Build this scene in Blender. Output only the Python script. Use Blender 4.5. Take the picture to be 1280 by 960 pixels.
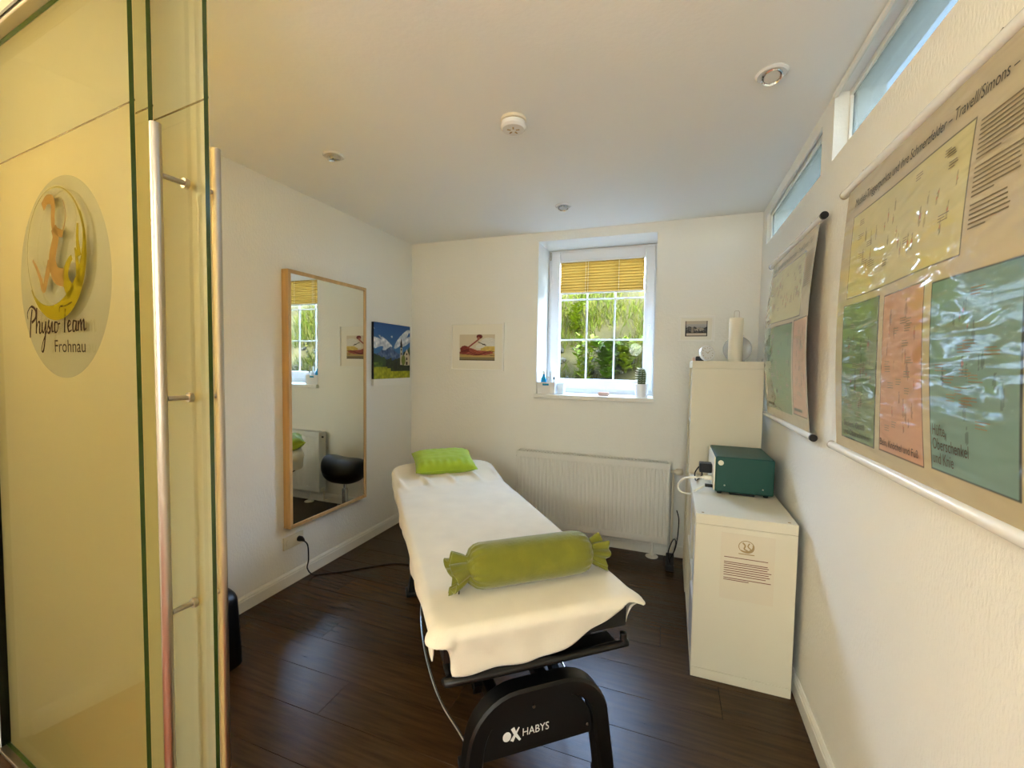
import bpy, bmesh, math, random
import numpy as np
from mathutils import Vector, Matrix, noise
random.seed(7)
for o in list(bpy.data.objects): bpy.data.objects.remove(o)
S = bpy.context.scene
COL = S.collection
PI = math.pi
# ------------------------------------------------------------------ camera
W, D, H = 2.786, 3.394, 2.478          # room: x 0..W, y ..D, z 0..H
cam = bpy.data.cameras.new('camera'); cam.sensor_width = 36; cam.lens = 540/1280*36; cam.clip_start = .02
co = bpy.data.objects.new('camera', cam); COL.objects.link(co)
R_ = Vector((.93817021, .3458235, .0155808)); U_ = Vector((-.03147539, .04039321, .99868798)); F_ = Vector((-.34474042, .93742973, -.04878063))
m4 = Matrix((R_, U_, -F_)).transposed().to_4x4(); m4.translation = (2.2291, 0, 1.425)
co.matrix_world = m4
S.camera = co
# ------------------------------------------------------------------ world, sun, exposure
S.view_settings.view_transform = 'Standard'; S.view_settings.look = 'None'
S.view_settings.gamma = 1; S.view_settings.use_curve_mapping = False
S.view_settings.exposure = 1.0
wd = bpy.data.worlds.new('world'); S.world = wd; wd.use_nodes = True
nt = wd.node_tree; nt.nodes.clear()
sky = nt.nodes.new('ShaderNodeTexSky'); sky.sky_type = 'NISHITA'; sky.sun_disc = False
sky.sun_elevation = math.radians(48); sky.sun_rotation = math.radians(150); sky.air_density = 1.0; sky.dust_density = .6
bg = nt.nodes.new('ShaderNodeBackground'); bg.inputs[1].default_value = 6.6
wo = nt.nodes.new('ShaderNodeOutputWorld'); hs_ = nt.nodes.new('ShaderNodeHueSaturation'); hs_.inputs['Saturation'].default_value = .85; nt.links.new(sky.outputs[0], hs_.inputs['Color']); nt.links.new(hs_.outputs[0], bg.inputs[0]); nt.links.new(bg.outputs[0], wo.inputs[0])
sl = bpy.data.lights.new('sun', 'SUN'); sl.energy = 1.2; sl.angle = math.radians(1.5); sl.color = (1, .95, .85)
so = bpy.data.objects.new('sun', sl); COL.objects.link(so)
so.rotation_euler = Vector((.35, .75, -1.0)).to_track_quat('-Z', 'Y').to_euler()
def portal(name, loc, rot, sx, sy):
    l = bpy.data.lights.new(name, 'AREA'); l.shape = 'RECTANGLE'; l.size = sx; l.size_y = sy; l.cycles.is_portal = True
    o = bpy.data.objects.new(name, l); COL.objects.link(o); o.location = loc; o.rotation_euler = rot
portal('window_portal', (1.655, 3.80, 1.80), (-PI/2, 0, 0), .74, 1.04)
portal('strip_portal', (W+.2, 1.19, 2.35), (0, PI/2, 0), .26, 1.68)
portal('strip_portal', (W+.2, 2.71, 2.32), (0, PI/2, 0), .22, 1.1)
# added fill globes, out of view in the hallway: x, y, globe height, colour, strength
HALL_FILL = [(.36, .05, 2.0, (1, .76, .40), 32), (1.5, -2.1, 1.75, (.93, 1, .97), 36), (2.42, -2.1, 1.75, (.93, 1, .97), 50)]
# ------------------------------------------------------------------ materials
def s2l(c): return tuple(((x/255)/12.92 if x/255 <= .04045 else ((x/255+.055)/1.055)**2.4) for x in c)
MATS = {}
def mat(name, rgb=(200, 200, 200), rough=.6, metal=0, spec=.5, var=0, vscale=6, stretch=(1, 1, 1), bump=0, bscale=80, bstretch=(1, 1, 1),
        coat=0, coat_rough=.1, sheen=0, obj_random=0, trans=0, bdetail=3, attr=False, alpha=1, ior=1.45):
    m = bpy.data.materials.new(name); m.use_nodes = True; MATS[name] = m
    n = m.node_tree.nodes; L = m.node_tree.links; b = n['Principled BSDF']
    c = s2l(rgb) + (1,)
    b.inputs['Base Color'].default_value = c; b.inputs['Roughness'].default_value = rough; b.inputs['Metallic'].default_value = metal
    b.inputs['Specular IOR Level'].default_value = spec; b.inputs['Coat Weight'].default_value = coat; b.inputs['Coat Roughness'].default_value = coat_rough
    b.inputs['Sheen Weight'].default_value = sheen; b.inputs['Transmission Weight'].default_value = trans; b.inputs['IOR'].default_value = ior
    tc = n.new('ShaderNodeTexCoord')
    def noise_(sc, st, det=3):
        mp = n.new('ShaderNodeMapping'); mp.inputs['Scale'].default_value = st; L.new(tc.outputs['Object'], mp.inputs[0])
        t = n.new('ShaderNodeTexNoise'); t.inputs['Scale'].default_value = sc; t.inputs['Detail'].default_value = det; L.new(mp.outputs[0], t.inputs[0]); return t
    src = None
    if attr:
        a = n.new('ShaderNodeAttribute'); a.attribute_name = 'Col'; src = a.outputs['Color']
    if var or obj_random:
        hs = n.new('ShaderNodeHueSaturation')
        if src: L.new(src, hs.inputs['Color'])
        else: hs.inputs['Color'].default_value = c
        val = None
        if var:
            t = noise_(vscale, stretch, 5)
            mr = n.new('ShaderNodeMapRange'); mr.inputs[1].default_value = .3; mr.inputs[2].default_value = .7
            mr.inputs[3].default_value = 1-var; mr.inputs[4].default_value = 1+var; L.new(t.outputs[0], mr.inputs[0]); val = mr.outputs[0]
        if obj_random:
            oi = n.new('ShaderNodeObjectInfo'); mr2 = n.new('ShaderNodeMapRange'); mr2.inputs[3].default_value = 1-obj_random; mr2.inputs[4].default_value = 1+obj_random
            L.new(oi.outputs['Random'], mr2.inputs[0])
            if val:
                mm = n.new('ShaderNodeMath'); mm.operation = 'MULTIPLY'; L.new(val, mm.inputs[0]); L.new(mr2.outputs[0], mm.inputs[1]); val = mm.outputs[0]
            else: val = mr2.outputs[0]
        L.new(val, hs.inputs['Value']); src = hs.outputs[0]
    if src: L.new(src, b.inputs['Base Color'])
    if bump:
        t = noise_(bscale, bstretch, bdetail); bp = n.new('ShaderNodeBump'); bp.inputs['Strength'].default_value = bump; bp.inputs['Distance'].default_value = .01
        L.new(t.outputs[0], bp.inputs['Height']); L.new(bp.outputs[0], b.inputs['Normal'])
    return m
mat('wall', (243, 242, 234), .85, spec=.2, bump=.28, bscale=85, bdetail=4, bstretch=(1, 1.6, .7))
mat('ceiling', (246, 247, 243), .9, spec=.2, bump=.08, bscale=60)
mat('white_paint', (236, 235, 226), .45)
mat('white_gloss', (238, 238, 236), .25)
mat('window_pvc', (236, 238, 240), .3)
mat('shelf_white', (226, 219, 196), .5)
mat('wood_floor', (66, 46, 26), .27, var=.38, vscale=3.2, stretch=(1.2, 16, 1), bump=.08, bscale=22, bstretch=(1, 18, 1), obj_random=.22, spec=.34)
mat('subfloor', (20, 15, 10), .9)
mat('terracotta', (150, 72, 40), .45, var=.18, vscale=9, obj_random=.12)
mat('grout', (150, 130, 105), .9)
mat('oak', (205, 170, 120), .5, var=.12, vscale=5, stretch=(8, 8, .6))
mat('mirror', (225, 228, 222), .02, metal=1)
mat('steel', (190, 180, 165), .3, metal=1)
mat('chrome', (215, 215, 215), .12, metal=1)
mat('black_plastic', (12, 12, 12), .45)
mat('black_metal', (9, 9, 9), .38)
mat('black_leather', (14, 13, 13), .35, bump=.1, bscale=200)
mat('towel', (233, 224, 202), .95, spec=.1, sheen=.4, bump=.25, bscale=420, var=.04, vscale=9)
mat('velvet', (114, 114, 16), .8, sheen=.35, var=.14, vscale=14, bump=.15, bscale=90)
mat('lime_cotton', (158, 184, 44), .8, sheen=.2, var=.06, vscale=20)
mat('green_device', (12, 72, 62), .45, spec=.5, bump=.05, bscale=400)
mat('cream', (236, 228, 205), .5)
mat('cable_white', (240, 234, 212), .5)
mat('socket_well', (126, 112, 78), .6)
mat('socket', (228, 222, 200), .4)
mat('dark_hole', (40, 34, 22), .8)
mat('print', rough=.6, attr=True)
mat('paper', (224, 214, 190), .7)
mat('ink', (120, 60, 45), .8)
mat('ink_black', (70, 68, 56), .8)
mat('ink_soft', (122, 112, 88), .8)
mat('ink_brown', (34, 18, 6), .9, spec=.03)
mat('logo_white', (225, 225, 220), .5)
mat('logo_yellow', (92, 80, 2), .9, spec=.03)
mat('logo_figure', (92, 70, 30), .9, spec=.03)
mat('logo_grey', (172, 146, 100), .7)
mat('frame_white', (244, 243, 236), .45)
mat('matboard', (242, 239, 226), .85)
mat('blue_liquid', (20, 150, 200), .2)
mat('clear_plastic', (225, 235, 240), .15, spec=.6)
mat('cactus', (86, 104, 60), .7)
mat('spine', (235, 232, 220), .6)
mat('pink', (214, 178, 160), .7)
mat('glass_edge', (50, 68, 22), .15, spec=.8)
mat('glass_edge_dark', (8, 12, 8), .2)
mat('rock', (52, 50, 40), spec=.08, rough=.9, var=.3, vscale=12, bump=.6, bscale=25, obj_random=.2)
mat('soil', (44, 40, 20), spec=.08, rough=.95, var=.35, vscale=7, bump=.5, bscale=15)
mat('grass', (56, 64, 7), spec=.08, rough=.7, var=.2, vscale=4)
mat('grass_dry', (70, 68, 20), spec=.08, rough=.7, var=.2, vscale=4)
mat('leaf', (54, 76, 10), spec=.08, rough=.55, var=.2, vscale=30)
mat('leaf_yellow', (82, 92, 10), spec=.08, rough=.55, var=.2, vscale=30)
mat('plaster_ext', (225, 220, 205), .9)
mat('lamp_off', (205, 205, 200), .15, spec=.8)
# blind: pleated fabric lets daylight through
def shader(name):
    m = bpy.data.materials.new(name); m.use_nodes = True; n = m.node_tree.nodes; n.clear(); MATS[name] = m
    out = n.new('ShaderNodeOutputMaterial'); return m, n, m.node_tree.links, out
m, n, L, out = shader('blind')
d = n.new('ShaderNodeBsdfDiffuse'); d.inputs[0].default_value = s2l((215, 185, 110))+(1,)
t = n.new('ShaderNodeBsdfTranslucent'); t.inputs[0].default_value = s2l((96, 70, 26))+(1,)
x = n.new('ShaderNodeMixShader'); x.inputs[0].default_value = .6; L.new(d.outputs[0], x.inputs[1]); L.new(t.outputs[0], x.inputs[2]); L.new(x.outputs[0], out.inputs[0])
def glass(name, tint, frost=0, frost_col=(.8, .8, .75), refl=1.0, gl_rough=0.0, trl=.6):
    """thin architectural glass: tinted see-through, Fresnel reflection, optional frosting (diffusing film)"""
    m, n, L, out = shader(name)
    tr = n.new('ShaderNodeBsdfTransparent'); tr.inputs[0].default_value = tint+(1,)
    base = tr.outputs[0]
    if frost:
        df = n.new('ShaderNodeBsdfDiffuse'); df.inputs[0].default_value = frost_col+(1,)
        tl = n.new('ShaderNodeBsdfTranslucent'); tl.inputs[0].default_value = frost_col+(1,)
        m1 = n.new('ShaderNodeMixShader'); m1.inputs[0].default_value = trl; L.new(df.outputs[0], m1.inputs[1]); L.new(tl.outputs[0], m1.inputs[2])
        m2 = n.new('ShaderNodeMixShader'); m2.inputs[0].default_value = frost; L.new(base, m2.inputs[1]); L.new(m1.outputs[0], m2.inputs[2]); base = m2.outputs[0]
    if refl:
        fr = n.new('ShaderNodeFresnel'); fr.inputs[0].default_value = 1.35
        gl = n.new('ShaderNodeBsdfGlossy'); gl.inputs['Roughness'].default_value = gl_rough
        mu = n.new('ShaderNodeMath'); mu.operation = 'MULTIPLY'; mu.inputs[1].default_value = refl; L.new(fr.outputs[0], mu.inputs[0])
        m3 = n.new('ShaderNodeMixShader'); L.new(mu.outputs[0], m3.inputs[0]); L.new(base, m3.inputs[1]); L.new(gl.outputs[0], m3.inputs[2]); base = m3.outputs[0]
    L.new(base, out.inputs[0]); return m
glass('pane_glass', (.97, .985, .98), refl=.2)
glass('door_glass', (.955, .975, .93), refl=.08)
glass('frost_film', (.85, .88, .78), frost=.92, frost_col=(.90, .73, .40), refl=0, trl=.86)
glass('frost_film_light', (.85, .88, .8), frost=.60, frost_col=(.85, .72, .46), refl=0, trl=.86)
glass('frost_film_upper', (.8, .85, .75), frost=.84, frost_col=(.90, .76, .48), refl=0, trl=.86)
glass('transom_glass', (.9, .97, 1.0), frost=.85, frost_col=(.055, .060, .052), refl=.3, gl_rough=.1, trl=.85)
glass('vase_glass', (.99, .99, .98), frost=.35, frost_col=(.95, .95, .92), refl=.5)
# laminated poster: printed colour under a crinkled glossy film
def poster_mat(name, strength, seed):
    m = mat(name, rough=.75, attr=True); n = m.node_tree.nodes; L = m.node_tree.links; b = n['Principled BSDF']
    b.inputs['Coat Weight'].default_value = 1; b.inputs['Coat Roughness'].default_value = .04; b.inputs['Coat IOR'].default_value = 1.75
    tc = n.new('ShaderNodeTexCoord'); mp = n.new('ShaderNodeMapping'); mp.inputs['Rotation'].default_value = (math.radians(-38), 0, 0); mp.inputs['Scale'].default_value = (1, 3.2, 14)
    mp.inputs['Location'].default_value = (0, seed, seed)
    t = n.new('ShaderNodeTexNoise'); t.inputs['Scale'].default_value = 1.6; t.inputs['Detail'].default_value = 1.2; t.inputs['Roughness'].default_value = .45; t.inputs['Distortion'].default_value = .6
    bp = n.new('ShaderNodeBump'); bp.inputs['Strength'].default_value = strength; bp.inputs['Distance'].default_value = .02
    L.new(tc.outputs['Object'], mp.inputs[0]); L.new(mp.outputs[0], t.inputs[0]); L.new(t.outputs[0], bp.inputs['Height']); L.new(bp.outputs[0], b.inputs['Coat Normal'])
poster_mat('poster_film', .5, 1.3); poster_mat('poster_film_far', .22, 4.1)

# ------------------------------------------------------------------ mesh helpers
ORG = {}
def link(o, parent=None):
    COL.objects.link(o)
    if parent is not None: o.parent = parent
    return o
def tag(o, label, cat, group=None, kind=None):
    o['label'] = label; o['category'] = cat
    if group: o['group'] = group
    if kind: o['kind'] = kind
    return o
def thing(name, label, cat, loc, rz=0, group=None):
    o = bpy.data.objects.new(name, None); o.empty_display_size = .05; link(o); o.location = loc; o.rotation_euler.z = rz
    ORG[o.name] = Vector(loc) if not rz else Vector((0, 0, 0))
    return tag(o, label, cat, group)
class MB:
    def __init__(s): s.v = []; s.f = []; s.mi = []
    def add(s, vs, fs, mi=0, M=None):
        k = len(s.v)
        for v in vs:
            v = Vector(v); s.v.append(M @ v if M else v)
        for f in fs: s.f.append(tuple(i+k for i in f)); s.mi.append(mi)
        return s
    def box(s, a, b, bev=0, mi=0, M=None, seg=2):
        bm = bmesh.new(); bmesh.ops.create_cube(bm, size=1)
        c = [(a[i]+b[i])/2 for i in range(3)]; d = [abs(b[i]-a[i]) for i in range(3)]
        for v in bm.verts: v.co = Vector((c[0]+v.co.x*d[0], c[1]+v.co.y*d[1], c[2]+v.co.z*d[2]))
        if bev: bmesh.ops.bevel(bm, geom=bm.edges[:], offset=min(bev, min(d)*.49), segments=seg, affect='EDGES', profile=.5)
        bm.verts.index_update()
        s.add([v.co for v in bm.verts], [[v.index for v in f.verts] for f in bm.faces], mi, M); bm.free(); return s
    def tube(s, pts, r, n=10, mi=0, M=None, closed=False):
        pts = [Vector(p) for p in pts]; rs = r if isinstance(r, (list, tuple)) else [r]*len(pts)
        N = len(pts); rings = []; up = None
        for i, p in enumerate(pts):
            t = (pts[(i+1) % N]-pts[i-1]) if closed else (pts[min(i+1, N-1)]-pts[max(i-1, 0)])
            t.normalize()
            if up is None: up = t.orthogonal().normalized()
            up = (up-t*up.dot(t)).normalized(); w = t.cross(up)
            rings.append([p+rs[i]*(math.cos(2*PI*k/n)*up+math.sin(2*PI*k/n)*w) for k in range(n)])
        vs = [v for ring in rings for v in ring]; fs = []
        for i in range(N if closed else N-1):
            j = (i+1) % N
            for k in range(n): fs.append((i*n+k, i*n+(k+1) % n, j*n+(k+1) % n, j*n+k))
        if not closed: fs += [tuple(range(n))[::-1], tuple((N-1)*n+k for k in range(n))]
        return s.add(vs, fs, mi, M)
    def lathe(s, prof, c=(0, 0, 0), n=32, mi=0, M=None):
        vs = []; fs = []
        for r, z in prof: vs += [(c[0]+r*math.cos(2*PI*k/n), c[1]+r*math.sin(2*PI*k/n), c[2]+z) for k in range(n)]
        for i in range(len(prof)-1):
            for k in range(n): fs.append((i*n+k, i*n+(k+1) % n, (i+1)*n+(k+1) % n, (i+1)*n+k))
        fs += [tuple(range(n))[::-1], tuple((len(prof)-1)*n+k for k in range(n))]
        return s.add(vs, fs, mi, M)
    def grid(s, fn, nu, nv, mi=0, M=None):
        vs = [fn(i/nu, j/nv) for j in range(nv+1) for i in range(nu+1)]
        fs = [(j*(nu+1)+i, j*(nu+1)+i+1, (j+1)*(nu+1)+i+1, (j+1)*(nu+1)+i) for j in range(nv) for i in range(nu)]
        return s.add(vs, fs, mi, M)
    def prism(s, outline, z0, z1, mi=0, M=None):
        n = len(outline); vs = [(x, y, z0) for x, y in outline]+[(x, y, z1) for x, y in outline]
        fs = [tuple(range(n))[::-1], tuple(range(n, 2*n))]+[(k, (k+1) % n, n+(k+1) % n, n+k) for k in range(n)]
        return s.add(vs, fs, mi, M)
    def build(s, name, mats, parent=None, smooth=False, origin=None, kind=None, local=False):
        """verts are world coordinates (or the parent's local ones); the object's origin goes to its base"""
        me = bpy.data.meshes.new(name)
        V_ = s.v
        if parent is not None: og = ORG.get(parent.name, Vector((0, 0, 0)))
        else:
            a = np.array([tuple(v) for v in V_]); og = Vector(((a[:, 0].min()+a[:, 0].max())/2, (a[:, 1].min()+a[:, 1].max())/2, a[:, 2].min())) if origin is None else Vector(origin)
        me.from_pydata([tuple(v-og) for v in V_], [], s.f); me.update()
        for k in ([mats] if isinstance(mats, str) else mats): me.materials.append(MATS[k])
        me.polygons.foreach_set('material_index', s.mi)
        if smooth: me.polygons.foreach_set('use_smooth', [True]*len(s.f))
        o = bpy.data.objects.new(name, me); link(o, parent)
        if parent is None: o.location = og
        ORG[o.name] = og
        if smooth == 'auto':
            bm = bmesh.new(); bm.from_mesh(me)
            for e in bm.edges:
                if len(e.link_faces) == 2 and e.calc_face_angle(0) > math.radians(35): e.smooth = False
            bm.to_mesh(me); bm.free()
        if kind: o['kind'] = kind
        return o
def struct(mb, name, mats, **k): return mb.build(name, mats, kind='structure', **k)
def paint(name, posfn, colfn, nu, nv, material, parent):
    """flat print: a fine grid whose printed colours sit in a colour attribute; u to the right, v up"""
    mb = MB().grid(posfn, nu, nv); o = mb.build(name, material, parent)
    u, v = np.meshgrid(np.linspace(0, 1, nu+1), np.linspace(0, 1, nv+1)); c = np.zeros((nv+1, nu+1, 3)); c = colfn(u, v, c)
    c = np.clip(c, 0, 255)/255; lin = np.where(c <= .04045, c/12.92, ((c+.055)/1.055)**2.4)
    a = o.data.color_attributes.new('Col', 'FLOAT_COLOR', 'POINT'); a.data.foreach_set('color', np.concatenate([lin, np.ones((nv+1, nu+1, 1))], 2).astype(np.float32).ravel())
    return o
def text_mesh(txt, size):
    cu = bpy.data.curves.new('t', 'FONT'); cu.body = txt; cu.size = size; cu.resolution_u = 3
    o = bpy.data.objects.new('t', cu); COL.objects.link(o); bpy.context.view_layer.update()
    me = o.to_mesh(); vs = [v.co.copy() for v in me.vertices]; fs = [tuple(p.vertices) for p in me.polygons]
    o.to_mesh_clear(); bpy.data.objects.remove(o); bpy.data.curves.remove(cu); return vs, fs
def text_on(mb, txt, size, fn, width=None, mi=0):
    """lay text out through fn(x, y) -> 3D; scaled to width if given"""
    vs, fs = text_mesh(txt, size)
    if not vs: return
    k = 1
    if width: k = width/max(v.x for v in vs)
    mb.add([fn(v.x*k, v.y) for v in vs], fs, mi)
def ribbon(mb, pts, w, fn, mi=0):
    """flat brush stroke along 2D pts, width w (number or list), laid through fn"""
    P = [Vector(p) for p in pts]; ws = w if isinstance(w, (list, tuple)) else [w]*len(P); vs = []
    for i, p in enumerate(P):
        t = (P[min(i+1, len(P)-1)]-P[max(i-1, 0)]); t = t.normalized() if t.length else Vector((1, 0)); nn = Vector((-t.y, t.x))
        vs += [fn(*(p+nn*ws[i]/2)), fn(*(p-nn*ws[i]/2))]
    mb.add(vs, [(2*i, 2*i+1, 2*i+3, 2*i+2) for i in range(len(P)-1)], mi)
def spline(pts, n=8):
    P = [Vector(p) for p in pts]; out = []
    for i in range(len(P)-1):
        p0, p1, p2, p3 = P[max(i-1, 0)], P[i], P[i+1], P[min(i+2, len(P)-1)]
        for k in range(n):
            t = k/n; out.append(.5*((2*p1)+(p2-p0)*t+(2*p0-5*p1+4*p2-p3)*t*t+(3*p1-p0-3*p2+p3)*t**3))
    out.append(P[-1]); return out
def copy_tree(o, parent=None):
    c = o.copy(); link(c, parent)
    for ch in list(o.children): copy_tree(ch, c)
    return c

# ------------------------------------------------------------------ structure
Y0 = -3.4                      # hallway back wall
T = .42
wx0, wx1, wz0, wz1 = 1.194, 2.106, 1.176, 2.405
mb = MB().box((-.2, D, -.1), (wx0, D+T, H)).box((wx1, D, -.1), (W+.3, D+T, H)).box((wx0, D, -.1), (wx1, D+T, wz0-.035)).box((wx0, D, wz1), (wx1, D+T, H))
struct(mb, 'wall_back', 'wall')
struct(MB().box((-.2, Y0-.2, -.1), (0, D, H)), 'wall_left', 'wall')
struct(MB().box((0, Y0-.2, -.1), (W, Y0, H)), 'wall_front', 'wall')
TB = 2.222                      # underside of the high glass strips
mb = MB().box((W, Y0-.2, -.1), (W+.16, D, TB))
mb.box((W, 3.255, TB), (W+.16, D, H)).box((W, 2.027, TB), (W+.16, 2.165, H)).box((W, Y0-.2, TB), (W+.16, .35, H))
mb.box((W, 2.165, 2.425), (W+.16, 3.255, H))
struct(mb, 'wall_right', 'wall')
struct(MB().box((-.2, Y0-.2, H), (W+.16, D+T, H+.2)), 'ceiling', 'ceiling')
def transom(nm, y0, y1, z1, x):
    o = struct(MB().box((x, y0, TB), (x+.008, y1, z1)), nm, 'transom_glass')
    f = MB()
    f.box((x-.012, y0, z1-.022), (x-.0005, y1, z1), .003).box((x-.012, y0, TB), (x-.0005, y1, TB+.016), .003)
    f.box((x-.012, y0, TB+.017), (x-.0005, y0+.014, z1-.023), .003).box((x-.012, y1-.014, TB+.017), (x-.0005, y1, z1-.023), .003)
    f.build('glazing_bead', 'white_paint', o)
transom('window_2', 2.165, 3.255, 2.425, W+.03)
transom('window_3', .35, 2.027, H, W+.058)
struct(MB().tube([(W+.0, .35, H-.012), (W+.0, 2.02, H-.012)], .011, 8), 'trim_1', 'white_paint')
struct(MB().tube([(W+.004, 2.166, 2.425-.007), (W+.004, 3.253, 2.425-.007)], .007, 8), 'trim_2', 'white_paint')
# baseboards: stepped profile
def baseboard(nm, p0, p1, nrm, h=.085):
    prof = [(0, 0), (.014, 0), (.014, h*.72), (.011, h*.78), (.011, h*.86), (.007, h*.93), (.004, h), (0, h)]
    p0 = Vector(p0); p1 = Vector(p1); nn = Vector(nrm); mb = MB(); k = len(prof)
    vs = [p0+nn*a+Vector((0, 0, b)) for a, b in prof]+[p1+nn*a+Vector((0, 0, b)) for a, b in prof]
    mb.add(vs, [(i, (i+1) % k, k+(i+1) % k, k+i) for i in range(k)]+[tuple(range(k)), tuple(range(k, 2*k))[::-1]])
    struct(mb, nm, 'white_paint')
baseboard('baseboard_left', (0, .86, 0), (0, D, 0), (1, 0, 0))
baseboard('baseboard_back', (.0145, D, 0), (W-.0145, D, 0), (0, -1, 0))
baseboard('baseboard_right', (W, Y0, 0), (W, D, 0), (-1, 0, 0))
baseboard('baseboard_hallway', (0, Y0, 0), (0, .74, 0), (1, 0, 0))
# floor of dark planks laid across the room
YF = .68
fl = struct(MB().box((0, YF, -.1), (W, D, -.012)), 'floor', 'subfloor')
pw = .19; row = 0; y = D; meshes = {}
while y-pw > YF-.2:
    y0 = max(y-pw+.0012, YF); x = -[.35, .95, .1, .7, 1.15][row % 5]; y1 = y
    while x < W:
        a, b = max(x, 0), min(x+1.285, W)
        if b-a > .02 and y1-y0 > .02:
            key = (round(b-a, 3), round(y1-y0, 3))
            if key not in meshes:
                o = MB().box((a, y0, -.0119), (b-.0012, y1, 0), .0009, seg=1).build('plank', 'wood_floor', fl)
                me = o.data
                for v in me.vertices: v.co -= Vector(((a+b)/2, (y0+y1)/2, 0))-ORG[fl.name]
                meshes[key] = me
            else:
                o = bpy.data.objects.new('plank', meshes[key]); link(o, fl)
            o.location = Vector(((a+b)/2, (y0+y1)/2, 0))-ORG[fl.name]
        x += 1.285
    y -= pw; row += 1
fh = struct(MB().box((0, Y0, -.1), (W, YF-.001, -.008)), 'floor_hallway', 'grout')
me = None
for i in range(9):
    for j in range(14):
        a = .155+i*.31; b = YF-.165-j*.31
        if me is None:
            o = MB().box((a-.151, b-.151, -.0079), (a+.151, b+.151, 0), .002, seg=1).build('tile', 'terracotta', fh); me = o.data
            for v in me.vertices: v.co -= Vector((a, b, 0))-ORG[fh.name]
        else: o = bpy.data.objects.new('tile', me); link(o, fh)
        o.location = Vector((a, b, 0))-ORG[fh.name]

# ------------------------------------------------------------------ window
wy = 3.70
w1 = bpy.data.objects.new('window_1', None); link(w1); w1.location = (1.65, wy, wz0); ORG['window_1'] = Vector(w1.location); w1['kind'] = 'structure'
def frame_rect(x0, x1, z0, z1, t, y0, y1, bev=.004):
    mb = MB(); tt = t if isinstance(t, tuple) else (t,)*4   # left right bottom top
    mb.box((x0, y0, z0), (x0+tt[0], y1, z1), bev).box((x1-tt[1], y0, z0), (x1, y1, z1), bev)
    mb.box((x0+tt[0]-.001, y0+.0004, z0), (x1-tt[1]+.001, y1, z0+tt[2]), bev).box((x0+tt[0]-.001, y0+.0004, z1-tt[3]), (x1-tt[1]+.001, y1, z1), bev); return mb
frame_rect(wx0+.001, wx1-.001, wz0+.001, wz1-.001, .045, wy+.012, wy+.085).build('frame', 'window_pvc', w1)
sash = frame_rect(1.222, 2.084, 1.207, 2.384, (.078, .078, .088, .082), wy-.008, wy+.06, .006).build('sash', 'window_pvc', w1)
gx0, gx1, gz0, gz1 = 1.30, 2.006, 1.295, 2.302
for i, (a, b, c, d_) in enumerate([(gx0, 1.5365, gz0, 1.632), (1.5365, 1.770, gz0, 1.632), (1.770, gx1, gz0, 1.632), (gx0, 1.5365, 1.632, 1.977), (1.5365, 1.770, 1.632, 1.977),
                                 (1.770, gx1, 1.632, 1.977), (gx0, 1.5365, 1.977, gz1), (1.5365, 1.770, 1.977, gz1), (1.770, gx1, 1.977, gz1)]):
    MB().box((a+.0005, wy+.024, c+.0005), (b-.0005, wy+.030, d_-.0005)).build('pane', 'pane_glass', w1)
for xx in (1.5365, 1.770): MB().box((xx-.007, wy+.014, gz0), (xx+.007, wy+.0235, gz1), .002).build('muntin', 'window_pvc', w1)
for zz in (1.632, 1.977):
    for a, b in ((gx0, 1.529), (1.544, 1.7625), (1.7775, gx1)): MB().box((a, wy+.014, zz-.007), (b, wy+.0235, zz+.007), .002).build('muntin', 'window_pvc', w1)
hd = MB().box((2.034, wy-.018, 1.69), (2.062, wy-.0085, 1.755), .004).build('handle_plate', 'white_gloss', w1)
MB().box((2.038, wy-.048, 1.598), (2.058, wy-.034, 1.735), .006).tube([(2.048, wy-.018, 1.722), (2.048, wy-.040, 1.722)], .008, 10).build('handle', 'white_gloss', w1, smooth='auto')
for z0 in (1.24, 2.32): MB().tube([(1.213, wy-.006, z0), (1.213, wy-.006, z0+.07)], .007, 10).build('hinge', 'steel', w1, smooth='auto')
# pleated blind, each pleat runs the whole width
bl = thing('pleated_blind', 'yellow pleated blind pulled a third down over the window', 'blind', (1.653, wy-.02, 2.024))
npl = 11; zt, zb = 2.292, 2.036; vs = []
mb = MB()
for i in range(npl):
    za = zt-(zt-zb)*i/npl; zc = zt-(zt-zb)*(i+1)/npl; zm = (za+zc)/2
    q = MB().add([(1.306, wy-.006, za), (2.001, wy-.006, za), (2.001, wy-.018, zm), (1.306, wy-.018, zm), (2.001, wy-.006, zc), (1.306, wy-.006, zc)], [(0, 1, 2, 3), (3, 2, 4, 5)])
    q.build('pleat', 'blind', bl)
MB().box((1.302, wy-.022, zt+.0005), (2.004, wy-.002, 2.308), .003).build('head_rail', 'white_gloss', bl)
MB().box((1.302, wy-.022, 2.022), (2.004, wy-.002, zb-.0005), .003).build('bottom_rail', 'white_gloss', bl)
for xx in (1.525, 1.545, 1.80): MB().tube([(xx, wy-.0195, zb), (xx, wy-.0195, zt)], .0012, 6).build('cord', 'white_gloss', bl)
# sill board
struct(MB().box((wx0-.012, D-.036, wz0-.034), (wx1+.012, D-.0005, wz0), .004).box((wx0+.0005, D-.002, wz0-.034), (wx1-.0005, wy+.011, wz0)), 'window_sill', 'white_paint')

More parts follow.
